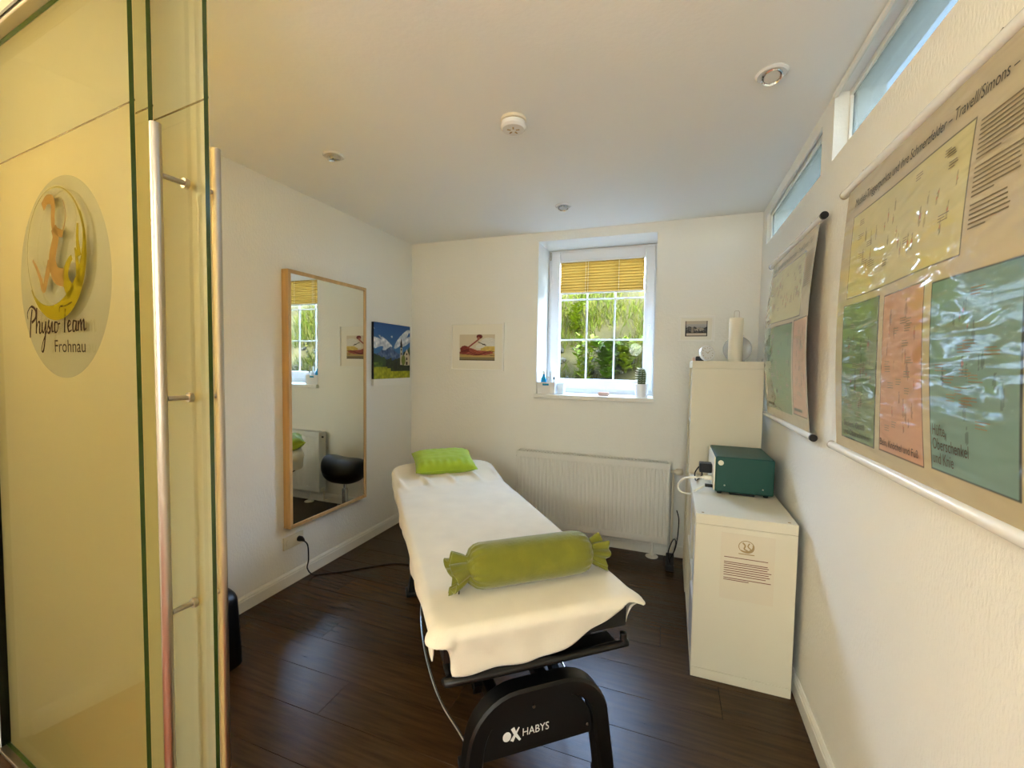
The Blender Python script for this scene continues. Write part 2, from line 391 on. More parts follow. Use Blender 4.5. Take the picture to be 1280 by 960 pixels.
# ------------------------------------------------------------------ garden bank outside
def bank_z(x, y):
    t = max(0, y-(D+T+.45)); z = .75+min(t, 1.15)*1.35+max(0, t-1.15)*.12
    return z+.10*noise.noise(Vector((x*1.3, y*1.3, 2)))+.05*noise.noise(Vector((x*4, y*4, 5)))
YB = D+T+.02
bk = MB().grid(lambda u, v: (-4+u*11, YB+v*5, bank_z(-4+u*11, YB+v*5)), 110, 60)
struct(bk, 'ground', 'soil', smooth=True)
def pt_on(px_x, z):    # a point of the bank at height z
    yy = YB
    while bank_z(px_x, yy) < z and yy < YB+5: yy += .02
    return Vector((px_x, yy, bank_z(px_x, yy)))
gr = MB(); rnd = random.Random(3)
for k in range(26000):
    x = rnd.uniform(-.7, 3.4); y = YB+rnd.uniform(.35, 2.6); z = bank_z(x, y)
    dens = noise.noise(Vector((x*1.9, z*2.6, 9)))*.9+(.42 if 1.6 < z < 2.1 else (.30 if z >= 2.1 else -.06))
    if dens < rnd.uniform(-.1, .45): continue
    h = rnd.uniform(.05, .15); w = rnd.uniform(.003, .007); a = rnd.uniform(0, PI); lx, ly = rnd.uniform(-.09, .09), rnd.uniform(-.13, .02)
    c, s_ = math.cos(a)*w, math.sin(a)*w
    gr.add([(x-c, y-s_, z-.02), (x+c, y+s_, z-.02), (x+lx*.4+c*.8, y+ly*.4+s_*.8, z+h*.6), (x+lx*.4-c*.8, y+ly*.4-s_*.8, z+h*.6), (x+lx, y+ly, z+h)], [(0, 1, 2, 3), (3, 2, 4)], 1 if rnd.random() < .4 else 0)
o = gr.build('grass', ['grass', 'grass_dry'], kind='stuff'); o['label'] = 'bright green grass growing over the bank outside the window'; o['category'] = 'grass'
def leafy(name, label, base, h, nst, leafmat, ln, seed):
    r = random.Random(seed); p = thing(name, label, 'plant', base); st = MB(); lf = MB()
    for k in range(nst):
        a = r.uniform(0, 2*PI); d1 = r.uniform(.05, .28)*h; tip = Vector((math.cos(a)*d1, math.sin(a)*d1*.6-.03, h*r.uniform(.65, 1)))
        P = [Vector(base)+Vector((0, 0, -.02)), Vector(base)+tip*.5+Vector((0, 0, .06*h)), Vector(base)+tip]
        P = spline(P, 5); st.tube(P, .004, 5)
        for q in range(2, len(P)):
            for sgn in (-1, 1):
                c = P[q]; aa = r.uniform(0, 2*PI); dv = Vector((math.cos(aa), math.sin(aa)*.8-.3, r.uniform(-.1, .7))).normalized(); l = ln*r.uniform(.7, 1.2); side = dv.cross(Vector((0, 0, 1))).normalized()*l*.24
                lf.add([c, c+dv*l*.45+side, c+dv*l, c+dv*l*.45-side+Vector((0, 0, .01))], [(0, 1, 2), (0, 2, 3)])
    st.build('stem', 'grass', p); lf.build('foliage', leafmat, p)
leafy('leafy_weed', 'dark green bushy weed low in the middle window panes', pt_on(1.60, 1.22), .42, 13, 'leaf', .12, 1)
leafy('leafy_weed', 'bright green bushy weed right of the dark one outside the window', pt_on(1.78, 1.32), .34, 10, 'leaf_yellow', .11, 2)
leafy('fern', 'upright yellow-green fern low in the left window pane', pt_on(1.36, 1.15), .55, 9, 'leaf_yellow', .10, 3)
leafy('fern', 'yellow-green weed high in the left window pane among grass', pt_on(1.15, 1.75), .4, 8, 'leaf_yellow', .10, 4)
leafy('leafy_weed', 'small weed in the lower right window pane by the cactus', pt_on(2.02, 1.35), .34, 7, 'leaf', .09, 5)
rk = random.Random(11); q = MB()
for i in range(150):
    x = rk.uniform(.5, 2.9); c = pt_on(x, rk.uniform(.9, 1.65)); r0 = rk.uniform(.02, .055)
    bm = bmesh.new(); bmesh.ops.create_icosphere(bm, subdivisions=1, radius=r0)
    for v in bm.verts: v.co *= 1+.45*noise.noise(v.co*9+Vector((i, 0, 0))); v.co.z *= .75
    bm.verts.index_update(); q.add([v.co+c for v in bm.verts], [[v.index for v in f.verts] for f in bm.faces]); bm.free()
tag(q.build('rubble', 'rock'), 'pale stony rubble on the lower bank outside the window', 'rubble', kind='stuff')

# ------------------------------------------------------------------ glass sliding partition
PA = math.radians(-5.5); PO = Vector((-.012, .785, 0))
PM = Matrix.Translation(PO) @ Matrix.Rotation(PA, 4, 'Z')     # local x along the glass, y into the room
def PP(x, y, z): return PM @ Vector((x, y, z))
ZG, ZT = .012, 2.418; ZF = 2.055
def pane_solid(mb, x0, x1, y0, t=.010):
    vs = [PP(x, y, z) for z in (ZG, ZT) for x, y in ((x0, y0), (x1, y0), (x1, y0+t), (x0, y0+t))]
    mb.add(vs, [(0, 1, 5, 4), (2, 3, 7, 6)], 0); mb.add(vs, [(1, 2, 6, 5), (3, 0, 4, 7), (0, 3, 2, 1), (4, 5, 6, 7)], 1)
def film(mb, x0, x1, y, z0, z1, mi=0): mb.add([PP(x0, y, z0), PP(x1, y, z0), PP(x1, y, z1), PP(x0, y, z1)], [(0, 1, 2, 3)], mi)
LC = (.560, 1.652); LR = .292
def glass_panel(name, label, x0, x1, y0, hole=False):
    p = thing(name, label, 'glass door', PP((x0+x1)/2, y0, 0))
    mb = MB(); pane_solid(mb, x0, x1, y0); mb.build('glass_pane', ['door_glass', 'glass_edge'], p)
    y = y0+.0115; mb = MB()
    if not hole: film(mb, x0, x1, y, ZG, ZF-.002)
    else:
        b0, b1, c0, c1 = LC[0]-LR-.002, LC[0]+LR+.002, LC[1]-LR-.002, LC[1]+LR+.002
        film(mb, x0, x1, y, ZG, c0); film(mb, x0, b0, y, c0, c1); film(mb, b1, x1, y, c0, c1); film(mb, x0, x1, y, c1, ZF-.002)
        n = 96; ci = []; sq = []
        for k in range(n):
            a = 2*PI*k/n+PI/4; cx, cz = math.cos(a), math.sin(a); ci.append(PP(LC[0]+LR*cx, y, LC[1]+LR*cz))
            mx = max(abs(cx), abs(cz)); sq.append(PP(LC[0]+(LR+.002)*cx/mx, y, LC[1]+(LR+.002)*cz/mx))
        mb.add(ci+sq, [(k, (k+1) % n, n+(k+1) % n, n+k) for k in range(n)]); MB().add(ci, [tuple(range(n))]).build('clear_roundel', 'frost_film_light', p)
    mb.build('frosted_film', 'frost_film', p)
    mb = MB(); film(mb, x0, x1, y, ZF+.002, ZT); mb.build('upper_film', 'frost_film_upper', p)
    mb = MB().box((x0, y0+.0104, ZF-.002), (x1, y0+.0114, ZF+.002), M=PM); mb.build('seam', 'logo_figure', p)
    return p
pa = glass_panel('fixed_glass_panel', 'frosted glass panel with round clear logo, nearest of the three', .004, .990, 0, True)
pc = glass_panel('sliding_glass_panel', 'narrowly showing frosted glass panel between the logo panel and handle door', .03, 1.003, .032)
pb = glass_panel('sliding_glass_door', 'frosted glass sliding door carrying the long steel pull handles', .12, 1.168, .070)
# pull handles on the rearmost panel
for yy, z0, z1, nm in ((.003, .10, 1.972, 'pull_handle'), (.137, .10, 1.972, 'pull_handle')):
    h = MB().tube([PP(1.095, yy, z0), PP(1.095, yy, z1)], .0118, 24).build(nm, 'steel', pb, smooth='auto')
    for zz in (.25, .79, 1.325, 1.857):
        yb = .0695 if yy < .05 else .0825
        sg = 1 if yb > yy else -1
        ya = yy+sg*.0118
        MB().tube([PP(1.095, ya, zz), PP(1.095, yb-sg*.006, zz)], .0065, 12).tube([PP(1.095, yb-sg*.010, zz), PP(1.095, yb, zz)], .0125, 16).build('standoff', 'steel', h, smooth='auto')
# running rail and floor guide
rail = thing('sliding_door_rail', 'dark aluminium running rail along the ceiling above the glass panels', 'rail', PP(.8, .05, H-.058))
MB().box((0.004, -.03, ZT+.001), (2.6, .125, H-.001), .004, M=PM).build('rail_profile', 'steel', rail)
MB().box((0.004, -.034, ZT+.008), (2.6, -.0305, ZT+.018), M=PM).build('rail_groove', 'glass_edge_dark', rail)
tag(MB().box((.016, -.02, .0005), (1.2, .10, .0115), .003, M=PM).build('floor_guide', 'steel'), 'low metal floor guide under the frosted glass panels', 'rail')
tag(MB().box((.0125, -.012, .012), (.0035+.016, .10, ZT), .001, M=PM).build('wall_profile', 'glass_edge_dark'), 'dark wall profile at the left end of the glass panels', 'profile')
# logo on the nearest panel (crop pixels measured on the photo -> panel coordinates)
def LG(u, v): return PP(u, -.0012, v)
lg = MB(); lgg = MB(); lgt = MB()
cx, cz, ra, rb = .556, 1.722, .188, .186
ribbon(lg, [(cx+ra*math.cos(a), cz+rb*math.sin(a)) for a in np.linspace(math.radians(-35), math.radians(235), 60)], [.003+.007*max(0, math.cos(a))**2 for a in np.linspace(math.radians(-35), math.radians(235), 60)], LG)
# thick brush crescent with the cupped hand, lower right
ro = [(cx+ra*1.04*math.cos(a), cz+rb*1.04*math.sin(a)) for a in np.linspace(math.radians(-150), math.radians(32), 40)]
th = [.004+.052*math.sin(PI*min(1, (k/39)*1.02))**1.2 for k in range(40)]
ri = [(cx+(ra*1.04-t)*math.cos(a), cz+(rb*1.04-t)*math.sin(a)) for t, a in zip(th, np.linspace(math.radians(-150), math.radians(32), 40))]
lg.add([LG(*p) for p in ro+ri], [(k, k+1, 40+k+1, 40+k) for k in range(39)])
ribbon(lg, spline([(.655, 1.60), (.625, 1.632), (.622, 1.662), (.645, 1.690), (.664, 1.702)], 6), [.05-.0015*k for k in range(25)], LG)
ribbon(lg, spline([(.700, 1.62), (.697, 1.66), (.692, 1.70), (.684, 1.725)], 6), [.030-.0012*k for k in range(19)], LG)
for o_ in (0,): ribbon(lg, spline([(.708, 1.70), (.700, 1.745), (.704, 1.790)], 6), [.024-.001*k for k in range(13)], LG)
# seated back silhouette and pale hand
ribbon(lgg, spline([(.488, 1.862), (.520, 1.880), (.555, 1.868), (.553, 1.82), (.560, 1.79), (.612, 1.770)], 6), [.03-.0003*k for k in range(31)], LG)
ribbon(lgg, spline([(.556, 1.795), (.566, 1.765), (.548, 1.73), (.540, 1.70), (.560, 1.66), (.612, 1.648)], 6), [.035+.0006*k for k in range(31)], LG)
ribbon(lgg, spline([(.405, 1.715), (.43, 1.69), (.455, 1.655), (.475, 1.622), (.50, 1.66), (.525, 1.70)], 6), [.008+.0008*k for k in range(31)], LG)
ribbon(lgg, spline([(.62, 1.865), (.635, 1.82), (.612, 1.775)], 6), .006, LG)
# "Physio Team" brush script, hand-drawn strokes; u grows right, v up, letter height ~ .07
def script(strokes, u0, v0, ku, kv):
    for st in strokes:
        P = spline([(u0+a*ku, v0+b*kv) for a, b in st], 6)
        W_ = []
        for i in range(len(P)):
            dv = P[min(i+1, len(P)-1)].y-P[max(i-1, 0)].y; W_.append(.0085 if dv < -.001 else .0045)
        ribbon(lgt, P, W_, LG)
SC = [[(.9, 2.2), (.55, 1.0), (.35, -.35)], [(.05, 1.35), (.0, 1.9), (.7, 2.45), (1.5, 2.1), (1.45, 1.4), (.75, 1.0)],                      # P
      [(1.75, 2.3), (1.6, 1.0), (1.5, 0)], [(1.5, .3), (1.9, 1.0), (2.2, .9), (2.1, .1), (2.4, .1), (2.6, .5)],                          # h
      [(2.65, 1.0), (2.6, .3), (2.85, .1), (3.2, .9)], [(3.25, 1.05), (3.1, -.2), (2.7, -1.5), (2.35, -1.5), (2.7, -.7), (3.5, .3)],      # y
      [(3.5, .3), (3.85, 1.15), (3.7, .7), (4.0, .25), (3.65, 0), (3.5, .15)], [(4.0, .25), (4.35, 1.0), (4.3, .2), (4.6, .15)],          # s i
      [(5.2, .9), (4.8, .85), (4.75, .15), (5.1, .1), (5.35, .6), (5.15, .95)], [(5.3, .75), (5.7, .8)],                                   # o
      [(6.6, 2.0), (6.45, 1.0), (6.35, .0)], [(5.6, 1.75), (5.75, 2.2), (6.6, 2.25), (7.7, 2.5)],                                          # T
      [(6.9, .45), (7.35, .75), (7.15, 1.0), (6.9, .6), (7.05, .1), (7.5, .2)],                                                            # e
      [(8.2, .9), (7.8, .9), (7.7, .2), (8.0, .15), (8.25, .95), (8.2, .2), (8.5, .2)],                                                    # a
      [(8.55, .95), (8.5, .1)], [(8.55, .5), (8.9, 1.0), (8.95, .1)], [(8.95, .5), (9.35, 1.0), (9.4, .2), (9.7, .3)]]                     # m
script(SC, .352, 1.492, .0395, .034)
text_on(lgt, 'Frohnau', .052, lambda a, b: LG(.532+a, 1.436+b), width=.195)
lo = lg.build('logo_ring', 'logo_yellow', pa); lgg.build('logo_figure', 'logo_figure', pa); lgt.build('lettering', 'ink_brown', pa)['kind'] = 'stuff'

# unseen globes added in the hallway to brighten the room and glass panels
for i, (x, y, gz, colr, st_) in enumerate(HALL_FILL):
    m_, n_, L_, out_ = shader('fill_glow_%d' % i); e_ = n_.new('ShaderNodeEmission'); e_.inputs[0].default_value = colr+(1,); e_.inputs[1].default_value = st_; L_.new(e_.outputs[0], out_.inputs[0])
    t = thing('hallway_fill_globe', ('added warm orange fill globe, unseen in the hallway close to the glass panels', 'added pale fill globe, unseen deep in the hallway, the one in mid-hall', 'added pale fill globe, unseen deep in the hallway close to the poster wall')[i], 'pendant lamp', (x, y, gz-.13), group='hallway fill lamps')
    MB().lathe([(.05, H-.0005-gz+.13), (.05, H-.02-gz+.13), (.01, H-.03-gz+.13)], (x, y, gz-.13), 24).tube([(x, y, gz+.16), (x, y, H-.02)], .004, 8).lathe([(.03, .262), (.03, .29), (.008, .30)], (x, y, gz-.13), 20).build('canopy', 'white_gloss', t, smooth='auto')
    MB().lathe([(.001, 0)]+[(.13*math.sin(a), .13-.13*math.cos(a)) for a in np.linspace(.15, 3.0, 14)]+[(.001, .26)], (x, y, gz-.13), 32).build('globe', 'fill_glow_%d' % i, t, smooth=True)

# ------------------------------------------------------------------ ceiling fittings
def spot(x, y, label, tilt):
    t = thing('recessed_spotlight', label, 'spotlight', (x, y, H-.02), group='recessed ceiling spots')
    MB().lathe([(.036, .0195), (.052, .0195), (.054, .016), (.046, .010), (.037, .013)], (x, y, H-.02), 36).build('trim_ring', 'white_gloss', t, smooth='auto')
    M = Matrix.Translation((x, y, H-.005)) @ Matrix.Rotation(tilt, 4, 'X')
    MB().lathe([(.002, .001), (.030, .001), (.034, -.004), (.034, -.016), (.031, -.0185), (.027, -.012), (.002, -.007)], (0, 0, 0), 30, M=M).build('lamp_head', 'chrome', t, smooth='auto')
    MB().lathe([(.002, -.0125), (.024, -.0145), (.026, -.0135), (.002, -.010)], (0, 0, 0), 24, M=M).build('bulb', 'lamp_off', t, smooth='auto')
spot(.565, 1.813, 'round recessed ceiling spotlight above the wall mirror', .25)
spot(1.519, 2.866, 'small dark recessed ceiling spotlight nearest the window', -.2)
spot(2.534, 1.818, 'round recessed ceiling spotlight beside the high glass strip', -.3)
t = thing('smoke_detector', 'white round smoke detector on the ceiling above the bed', 'smoke detector', (1.555, 1.80, H-.048))
MB().lathe([(.055, .0475), (.056, .036), (.053, .034)], (1.555, 1.80, H-.048), 40).build('base_plate', 'cream', t, smooth='auto')
MB().lathe([(.050, .0335), (.050, .030)], (1.555, 1.80, H-.048), 40).build('groove', 'logo_grey', t, smooth='auto')
MB().lathe([(.054, .0295), (.056, .012), (.048, .002), (.02, 0), (.002, 0)], (1.555, 1.80, H-.048), 40).build('cover', 'white_gloss', t, smooth='auto')
for k in range(5):
    a = k*2*PI/5; MB().box((.012, -.003, -.0015), (.028, .003, -.0002), M=Matrix.Translation((1.555, 1.80, H-.048)) @ Matrix.Rotation(a, 4, 'Z')).build('vent_slot', 'logo_grey', t)

# ------------------------------------------------------------------ wall mirror
my0, my1, mz0, mz1, mx = 1.990, 2.702, .375, 1.970, .055
t = thing('wall_mirror', 'tall rectangular wall mirror in a light oak frame', 'mirror', (0, (my0+my1)/2, mz0))
fw = .022
for nm, a, b in (('frame_rail', (.001, my0, mz0), (mx, my1, mz0+fw)), ('frame_rail', (.001, my0, mz1-fw), (mx, my1, mz1)), ('frame_rail', (.001, my0, mz0+fw+.0003), (mx, my0+fw, mz1-fw-.0003)), ('frame_rail', (.001, my1-fw, mz0+fw+.0003), (mx, my1, mz1-fw-.0003))):
    MB().box(a, b, .002).build(nm, 'oak', t)
MB().box((.030, my0+fw, mz0+fw), (mx-.006, my1-fw, mz1-fw)).build('mirror_glass', 'mirror', t)
# ------------------------------------------------------------------ pictures
def ell(u, v, cu, cv, a, b, rot=0):
    x, y = u-cu, v-cv; c, s = math.cos(rot), math.sin(rot); return ((x*c+y*s)/a)**2+((-x*s+y*c)/b)**2 < 1
def rnd_field(u, v, k, seed):
    r = np.random.RandomState(seed); f = np.zeros_like(u)
    for _ in range(14):
        a, b, p = r.randn()*k, r.randn()*k, r.rand()*6.3; f += np.sin(u*a+v*b+p)
    return f/3.7
def col_landscape(u, v, c):
    f = rnd_field(u, v, 16, 1); g = rnd_field(u, v, 40, 2)
    sk = np.stack([30+50*(1-v), 80+60*(1-v), 150+30*(1-v)], -1); c[:] = sk
    cl = ell(u, v, .12, .62, .34, .10, -.25) | ell(u, v, .75, .74, .28, .07, .7) | ell(u, v, .88, .70, .2, .06, .5) | ell(u, v, .04, .92, .09, .04) | ell(u, v, .95, .9, .08, .03) | ell(u, v, .48, .77, .04, .02) | ell(u, v, .30, .68, .2, .03, -.5)
    w = cl & (f > -.7); c[w] = np.stack([205+25*g, 212+22*g, 222+18*g], -1)[w]
    mt = v < .46+.13*np.maximum(0, 1-np.abs(u-.42)/.22)+.07*np.maximum(0, 1-np.abs(u-.2)/.08)+.02*f*.4; c[mt] = np.stack([72+28*g, 96+25*g, 140+20*g], -1)[mt]
    hl = v < .47-.14*np.sin(u*3.0)*(u < .8)+.32*np.maximum(0, u-.68)+.012*g+.02*f; c[hl] = np.stack([44+16*f, 66+18*f, 34+10*f], -1)[hl]
    fo = (v < .36+.03*g) & (u > .3) & (v > .15); c[fo] = np.stack([30+10*g, 42+12*g, 20+5*g], -1)[fo]
    lf = (v < .30) & (u < .22); c[lf] = np.stack([74+16*g, 102+18*g, 40+6*g], -1)[lf]
    ms = v < .19+.02*(u < .35); c[ms] = np.stack([152+18*g, 158+16*g, 28+8*g], -1)[ms]
    hd = (v < .235) & (v > .13) & (u > .44); c[hd] = np.stack([36+8*g, 46+10*g, 22+4*g], -1)[hd]
    tw = (np.abs(u-.735) < .032) & (v > .25) & (v < .58); c[tw] = (196, 186, 158)
    sp = (np.abs(u-.735) < .034*np.clip((.76-v)/.12, 0, 1)) & (v > .58) & (v < .76); c[sp] = (34, 28, 34)
    for dv in (.54, .46): c[(np.abs(u-.735) < .016) & (np.abs(v-dv) < .02)] = (48, 44, 44)
    ch = (np.abs(u-.90) < .085) & (v > .24) & (v < .42) | ((np.abs(u-.90) < .085*(1-(v-.42)/.14)) & (v >= .42) & (v < .56)); c[ch] = (208, 196, 168)
    c[(np.abs(u-.90) < .02) & (np.abs(v-.37) < .025) | (np.abs(u-.90) < .018) & (np.abs(v-.46) < .018) | (np.abs(u-.90) < .03) & (np.abs(v-.28) < .03)] = (62, 44, 36)
    c[ell(u, v, .80, .34, .06, .10)] = (110, 124, 52)
    return c
ay0, ay1, az0, az1 = 2.829, 3.333, 1.224, 1.733
t = thing('mountain_picture', 'unframed photo print of a church tower before blue mountains, on the left wall', 'picture', (0, (ay0+ay1)/2, az0))
MB().box((.001, ay0, az0+.055), (.0215, ay1, az1)).build('canvas_block', 'black_plastic', t)
MB().box((.001, ay0, az0), (.0215, ay1, az0+.0545), .001).build('lower_border', 'frame_white', t)
paint('photo_print', lambda u, v: (.0222, ay0+.0005+u*(ay1-ay0-.001), az0+.0555+v*(az1-az0-.056)), col_landscape, 120, 110, 'print', t)
fx0, fx1, fz0, fz1 = .408, .908, 1.353, 1.764
def framed(name, label, x0, x1, z0, z1, fw, colfn, rect, nu, nv, dep=.02):
    t = thing(name, label, 'picture', ((x0+x1)/2, D, z0))
    for a, b in (((x0, D-dep, z0), (x1, D-.001, z0+fw)), ((x0, D-dep, z1-fw), (x1, D-.001, z1)), ((x0, D-dep, z0+fw+.0002), (x0+fw, D-.001, z1-fw-.0002)), ((x1-fw, D-dep, z0+fw+.0002), (x1, D-.001, z1-fw-.0002))):
        MB().box(a, b, .002).build('frame_bar', 'frame_white', t)
    MB().box((x0+fw, D-.010, z0+fw), (x1-fw, D-.002, z1-fw)).build('mat_board', 'matboard', t)
    a, b, c, d_ = rect
    paint('print_sheet', lambda u, v: (a+u*(b-a), D-.0108, c+v*(d_-c)), colfn, nu, nv, 'print', t)
    return t
def col_massage(u, v, c):
    f = rnd_field(u, v, 25, 5); g = rnd_field(u, v, 55, 6)
    c[:] = (216, 205, 182); c[v < .30] = (188, 160, 96); c[(v < .12)] = (132, 120, 86); c[v < .035] = (60, 46, 30)
    b = ell(u, v, .84, .62, .26, .26, .1); c[b] = np.stack([224+6*g, 222+6*g, 214+6*g], -1)[b]
    ye = ell(u, v, .84, .44, .24, .16, .15) & (v < .55); c[ye] = np.stack([206+14*f, 178+14*f, 92+12*f], -1)[ye]
    w = ell(u, v, .60, .56, .14, .09, .3); c[w] = (226, 222, 210)
    bd = ell(u, v, .46, .30, .50, .085, .0) | ell(u, v, .30, .37, .3, .11, -.35) | ell(u, v, .60, .26, .30, .06, .1); c[bd] = np.stack([150+22*g, 72+16*g, 60+12*g], -1)[bd]
    hd = ell(u, v, .15, .42, .13, .15); c[hd] = np.stack([120+18*g, 40+10*g, 34+8*g], -1)[hd]
    ar = (np.abs((v-.50)-(u-.25)*1.05) < .035) & (u > .22) & (u < .56); c[ar] = (142, 62, 54)
    c[ell(u, v, .57, .92, .085, .085)] = (110, 34, 30); c[ell(u, v, .545, .85, .04, .06)] = (166, 100, 84)
    ln = ((np.abs(v-.30-.06*np.sin(u*9)) < .012) & (u > .05)) | (np.abs(v-.24+.04*u) < .008); c[ln] = (92, 28, 26)
    c[(np.abs((v-.66)+(u-.62)*.6) < .018) & (u > .52) & (u < .76)] = (96, 92, 84); c[(np.abs(v-.62) < .02) & (np.abs(u-.69) < .04)] = (60, 52, 46)
    return c
framed('massage_drawing', 'white-framed red and ochre drawing of a massage on the back wall', fx0, fx1, fz0, fz1, .014, col_massage, (fx0+.085, fx1-.083, fz0+.088, fz0+.31), 110, 76)
def col_bw(u, v, c):
    f = rnd_field(u, v, 20, 8); g = rnd_field(u, v, 60, 9)
    c[:] = np.stack([120+80*v]*3, -1)*.95
    c[v > .8] = (190, 182, 165)
    m = (v < .62+.1*f) & (v > .2); c[m] = np.stack([78+26*g]*3, -1)[m]
    c[ell(u, v, .62, .45, .22, .12) & (g > -.2)] = (168, 160, 146); c[(np.abs(u-.33) < .05) & (v > .25) & (v < .6)] = (140, 132, 120)
    c[v < .26] = (44, 38, 34); c[(v > .05) & (v < .20) & (u > .06) & (u < .96)] = (206, 196, 176); c[v < .04] = (46, 40, 34)
    e = (u < .05) | (u > .95); c[e] *= .5
    return c
framed('small_photograph', 'small white-framed black and white photograph above the shelf', 2.268, 2.508, 1.594, 1.783, .016, col_bw, (2.315, 2.462, 1.636, 1.746), 60, 46)

# ------------------------------------------------------------------ radiator
rx0, rx1, rz0, rz1, rf, rb_ = 1.0705, 2.2478, .1226, .718, 3.277, 3.365
t = thing('radiator', 'white ribbed panel radiator under the window', 'radiator', ((rx0+rx1)/2, rf, rz0))
nr = 38; mb = MB()
def rad_face(y, sgn):
    m = MB(); pit = (rx1-rx0-.04)/nr; cols = []
    xs = [rx0+.006, rx0+.02]
    ys = [0, 0]
    for k in range(nr):
        a = rx0+.02+k*pit
        xs += [a+pit*.16, a+pit*.30, a+pit*.70, a+pit*.84]; ys += [0, .004, .004, 0]
    xs += [rx1-.006]; ys += [0]
    zs = [(rz0+.004, 0), (rz0+.042, 0), (rz0+.058, 1), (rz1-.058, 1), (rz1-.042, 0), (rz1-.006, 0)]
    vs = [(x, y+sgn*(yy*zz), z) for z, zz in zs for x, yy in zip(xs, ys)]; n = len(xs)
    m.add(vs, [(j*n+i, j*n+i+1, (j+1)*n+i+1, (j+1)*n+i) for j in range(len(zs)-1) for i in range(n-1)]); return m
rad_face(rf, 1).build('front_panel', 'white_paint', t)
MB().box((rx0+.006, rf+.018, rz0+.01), (rx1-.006, rb_, rz1-.06), .003).build('rear_panel', 'white_paint', t)
for a, b in ((rx0, rx0+.004), (rx1-.004, rx1)): MB().box((a, rf-.001, rz0), (b, rb_, rz1-.0065), .001).build('side_plate', 'white_paint', t)
top = MB().box((rx0, rf-.001, rz1-.006), (rx1, rf+.012, rz1), .002).box((rx0, rb_-.012, rz1-.006), (rx1, rb_, rz1), .002).build('top_grille', 'white_paint', t)
ns = 46
for k in range(ns+1):
    a = rx0+.004+k*(rx1-rx0-.014)/ns
    o = MB().box((a, rf+.0125, rz1-.005), (a+.008, rb_-.0125, rz1-.001)).build('grille_bar', 'white_paint', top)
for xx in (1.25, 2.136):
    MB().tube([(xx, rf+.05, .006), (xx, rf+.05, rz0+.012)], .011, 12).lathe([(.045, .0005), (.045, .005), (.014, .012)], (xx, rf+.05, 0), 20).build('foot', 'white_paint', t, smooth='auto')
v = MB().tube([(rx1, rf+.045, .655), (rx1+.03, rf+.045, .655)], .012, 12).tube([(rx1+.02, rf+.045, .64), (rx1+.02, rf+.045, .10), (rx1+.02, rf+.06, .06), (rx1+.02, D-.015, .05)], .008, 10).build('valve', 'cream', t, smooth='auto')
MB().tube([(rx1+.0305, rf+.045, .655), (rx1+.04, rf+.045, .655), (rx1+.078, rf+.045, .655), (rx1+.085, rf+.045, .655)], [.016, .022, .024, .016], 20).build('thermostat_head', 'cream', v, smooth='auto')
MB().tube([(rx0-.0005, rf+.04, rz1-.05), (rx0-.012, rf+.04, rz1-.05)], .009, 12).build('vent_plug', 'black_plastic', t)
MB().box((rx0-.02, rf+.02, rz0+.01), (rx0-.0005, rf+.06, rz0+.04), .004).tube([(rx0-.012, rf+.045, rz0+.012), (rx0-.012, rf+.045, .04), (rx0-.02, D-.02, .03)], .007, 10).build('lower_valve', 'cream', t, smooth='auto')

# ------------------------------------------------------------------ shelves
def shelf(name, label, x0, x1, y0, y1, h, cols, rows):
    t = thing(name, label, 'shelf', ((x0+x1)/2, (y0+y1)/2, 0)); T_ = .045; c = .0012
    MB().box((x0, y0, h-T_), (x1, y1, h), .0015).build('top_board', 'shelf_white', t)
    MB().box((x0, y0, .0005), (x1, y1, T_), .0015).build('bottom_board', 'shelf_white', t)
    for a, b in ((y0, y0+T_), (y1-T_, y1)): MB().box((x0, a, T_+c), (x1, b, h-T_-c), .0015).build('side_panel', 'shelf_white', t)
    ch = (h-2*T_)/rows; cw = (y1-y0-2*T_)/cols
    for k in range(1, rows): MB().box((x0+.002, y0+T_+.0003, T_+ch*k-.008), (x1-.002, y1-T_-.0003, T_+ch*k+.008)).build('shelf_board', 'shelf_white', t)
    for k in range(1, cols):
        for r_ in range(rows): MB().box((x0+.003, y0+T_+cw*k-.008, T_+ch*r_+.0085), (x1-.003, y0+T_+cw*k+.008, T_+ch*(r_+1)-.0085)).build('divider', 'shelf_white', t)
    for yy in (y0+.022, y1-.022):
        for xx in (x0+.03, x1-.03): MB().lathe([(.002, .0008), (.006, .0008), (.0065, .0001)], (xx, yy, h), 10).build('screw_cap', 'logo_grey', t)
    return t
KH = .760
low = shelf('low_shelf_unit', 'low white cube shelf with a notice sheet on its side', 2.3545, 2.7543, 2.0966, 2.866, KH, 2, 2)
tall = shelf('tall_shelf_unit', 'tall narrow white cube shelf against the back wall', 2.350, 2.740, 2.876, 3.296, 1.455, 1, 4)
# notice sheet
ny = 2.0966
t = thing('notice_sheet', 'printed notice sheet with round logo taped on the low shelf side', 'notice', (2.566, ny, .39))
MB().box((2.462, ny-.0014, .392), (2.672, ny-.0004, .689)).build('sheet', 'paper', t)
ln = MB(); NF = lambda a, b: (2.462+a, ny-.0018, .392+b)
ribbon(ln, [(.014, .190), (.185, .190)], .0030, NF)
for zz, l in ((.168, .17), (.160, .175), (.150, .17), (.140, .185), (.130, .175), (.120, .18), (.110, .165), (.096, .185), (.088, .10)): ribbon(ln, [(.014, zz), (.014+l, zz)], .0032, NF)
ln.build('printed_lines', 'ink', t)['kind'] = 'stuff'
lg2 = MB()
for a0, a1, w in ((0, 6.28, .003),): ribbon(lg2, [(.100+.030*math.cos(a), .245+.026*math.sin(a)) for a in np.linspace(a0, a1, 30)], w, NF)
ribbon(lg2, [(.100+.027*math.cos(a), .245+.023*math.sin(a)) for a in np.linspace(-2.4, .5, 20)], [.002+.010*math.sin(k/19*PI) for k in range(20)], NF)
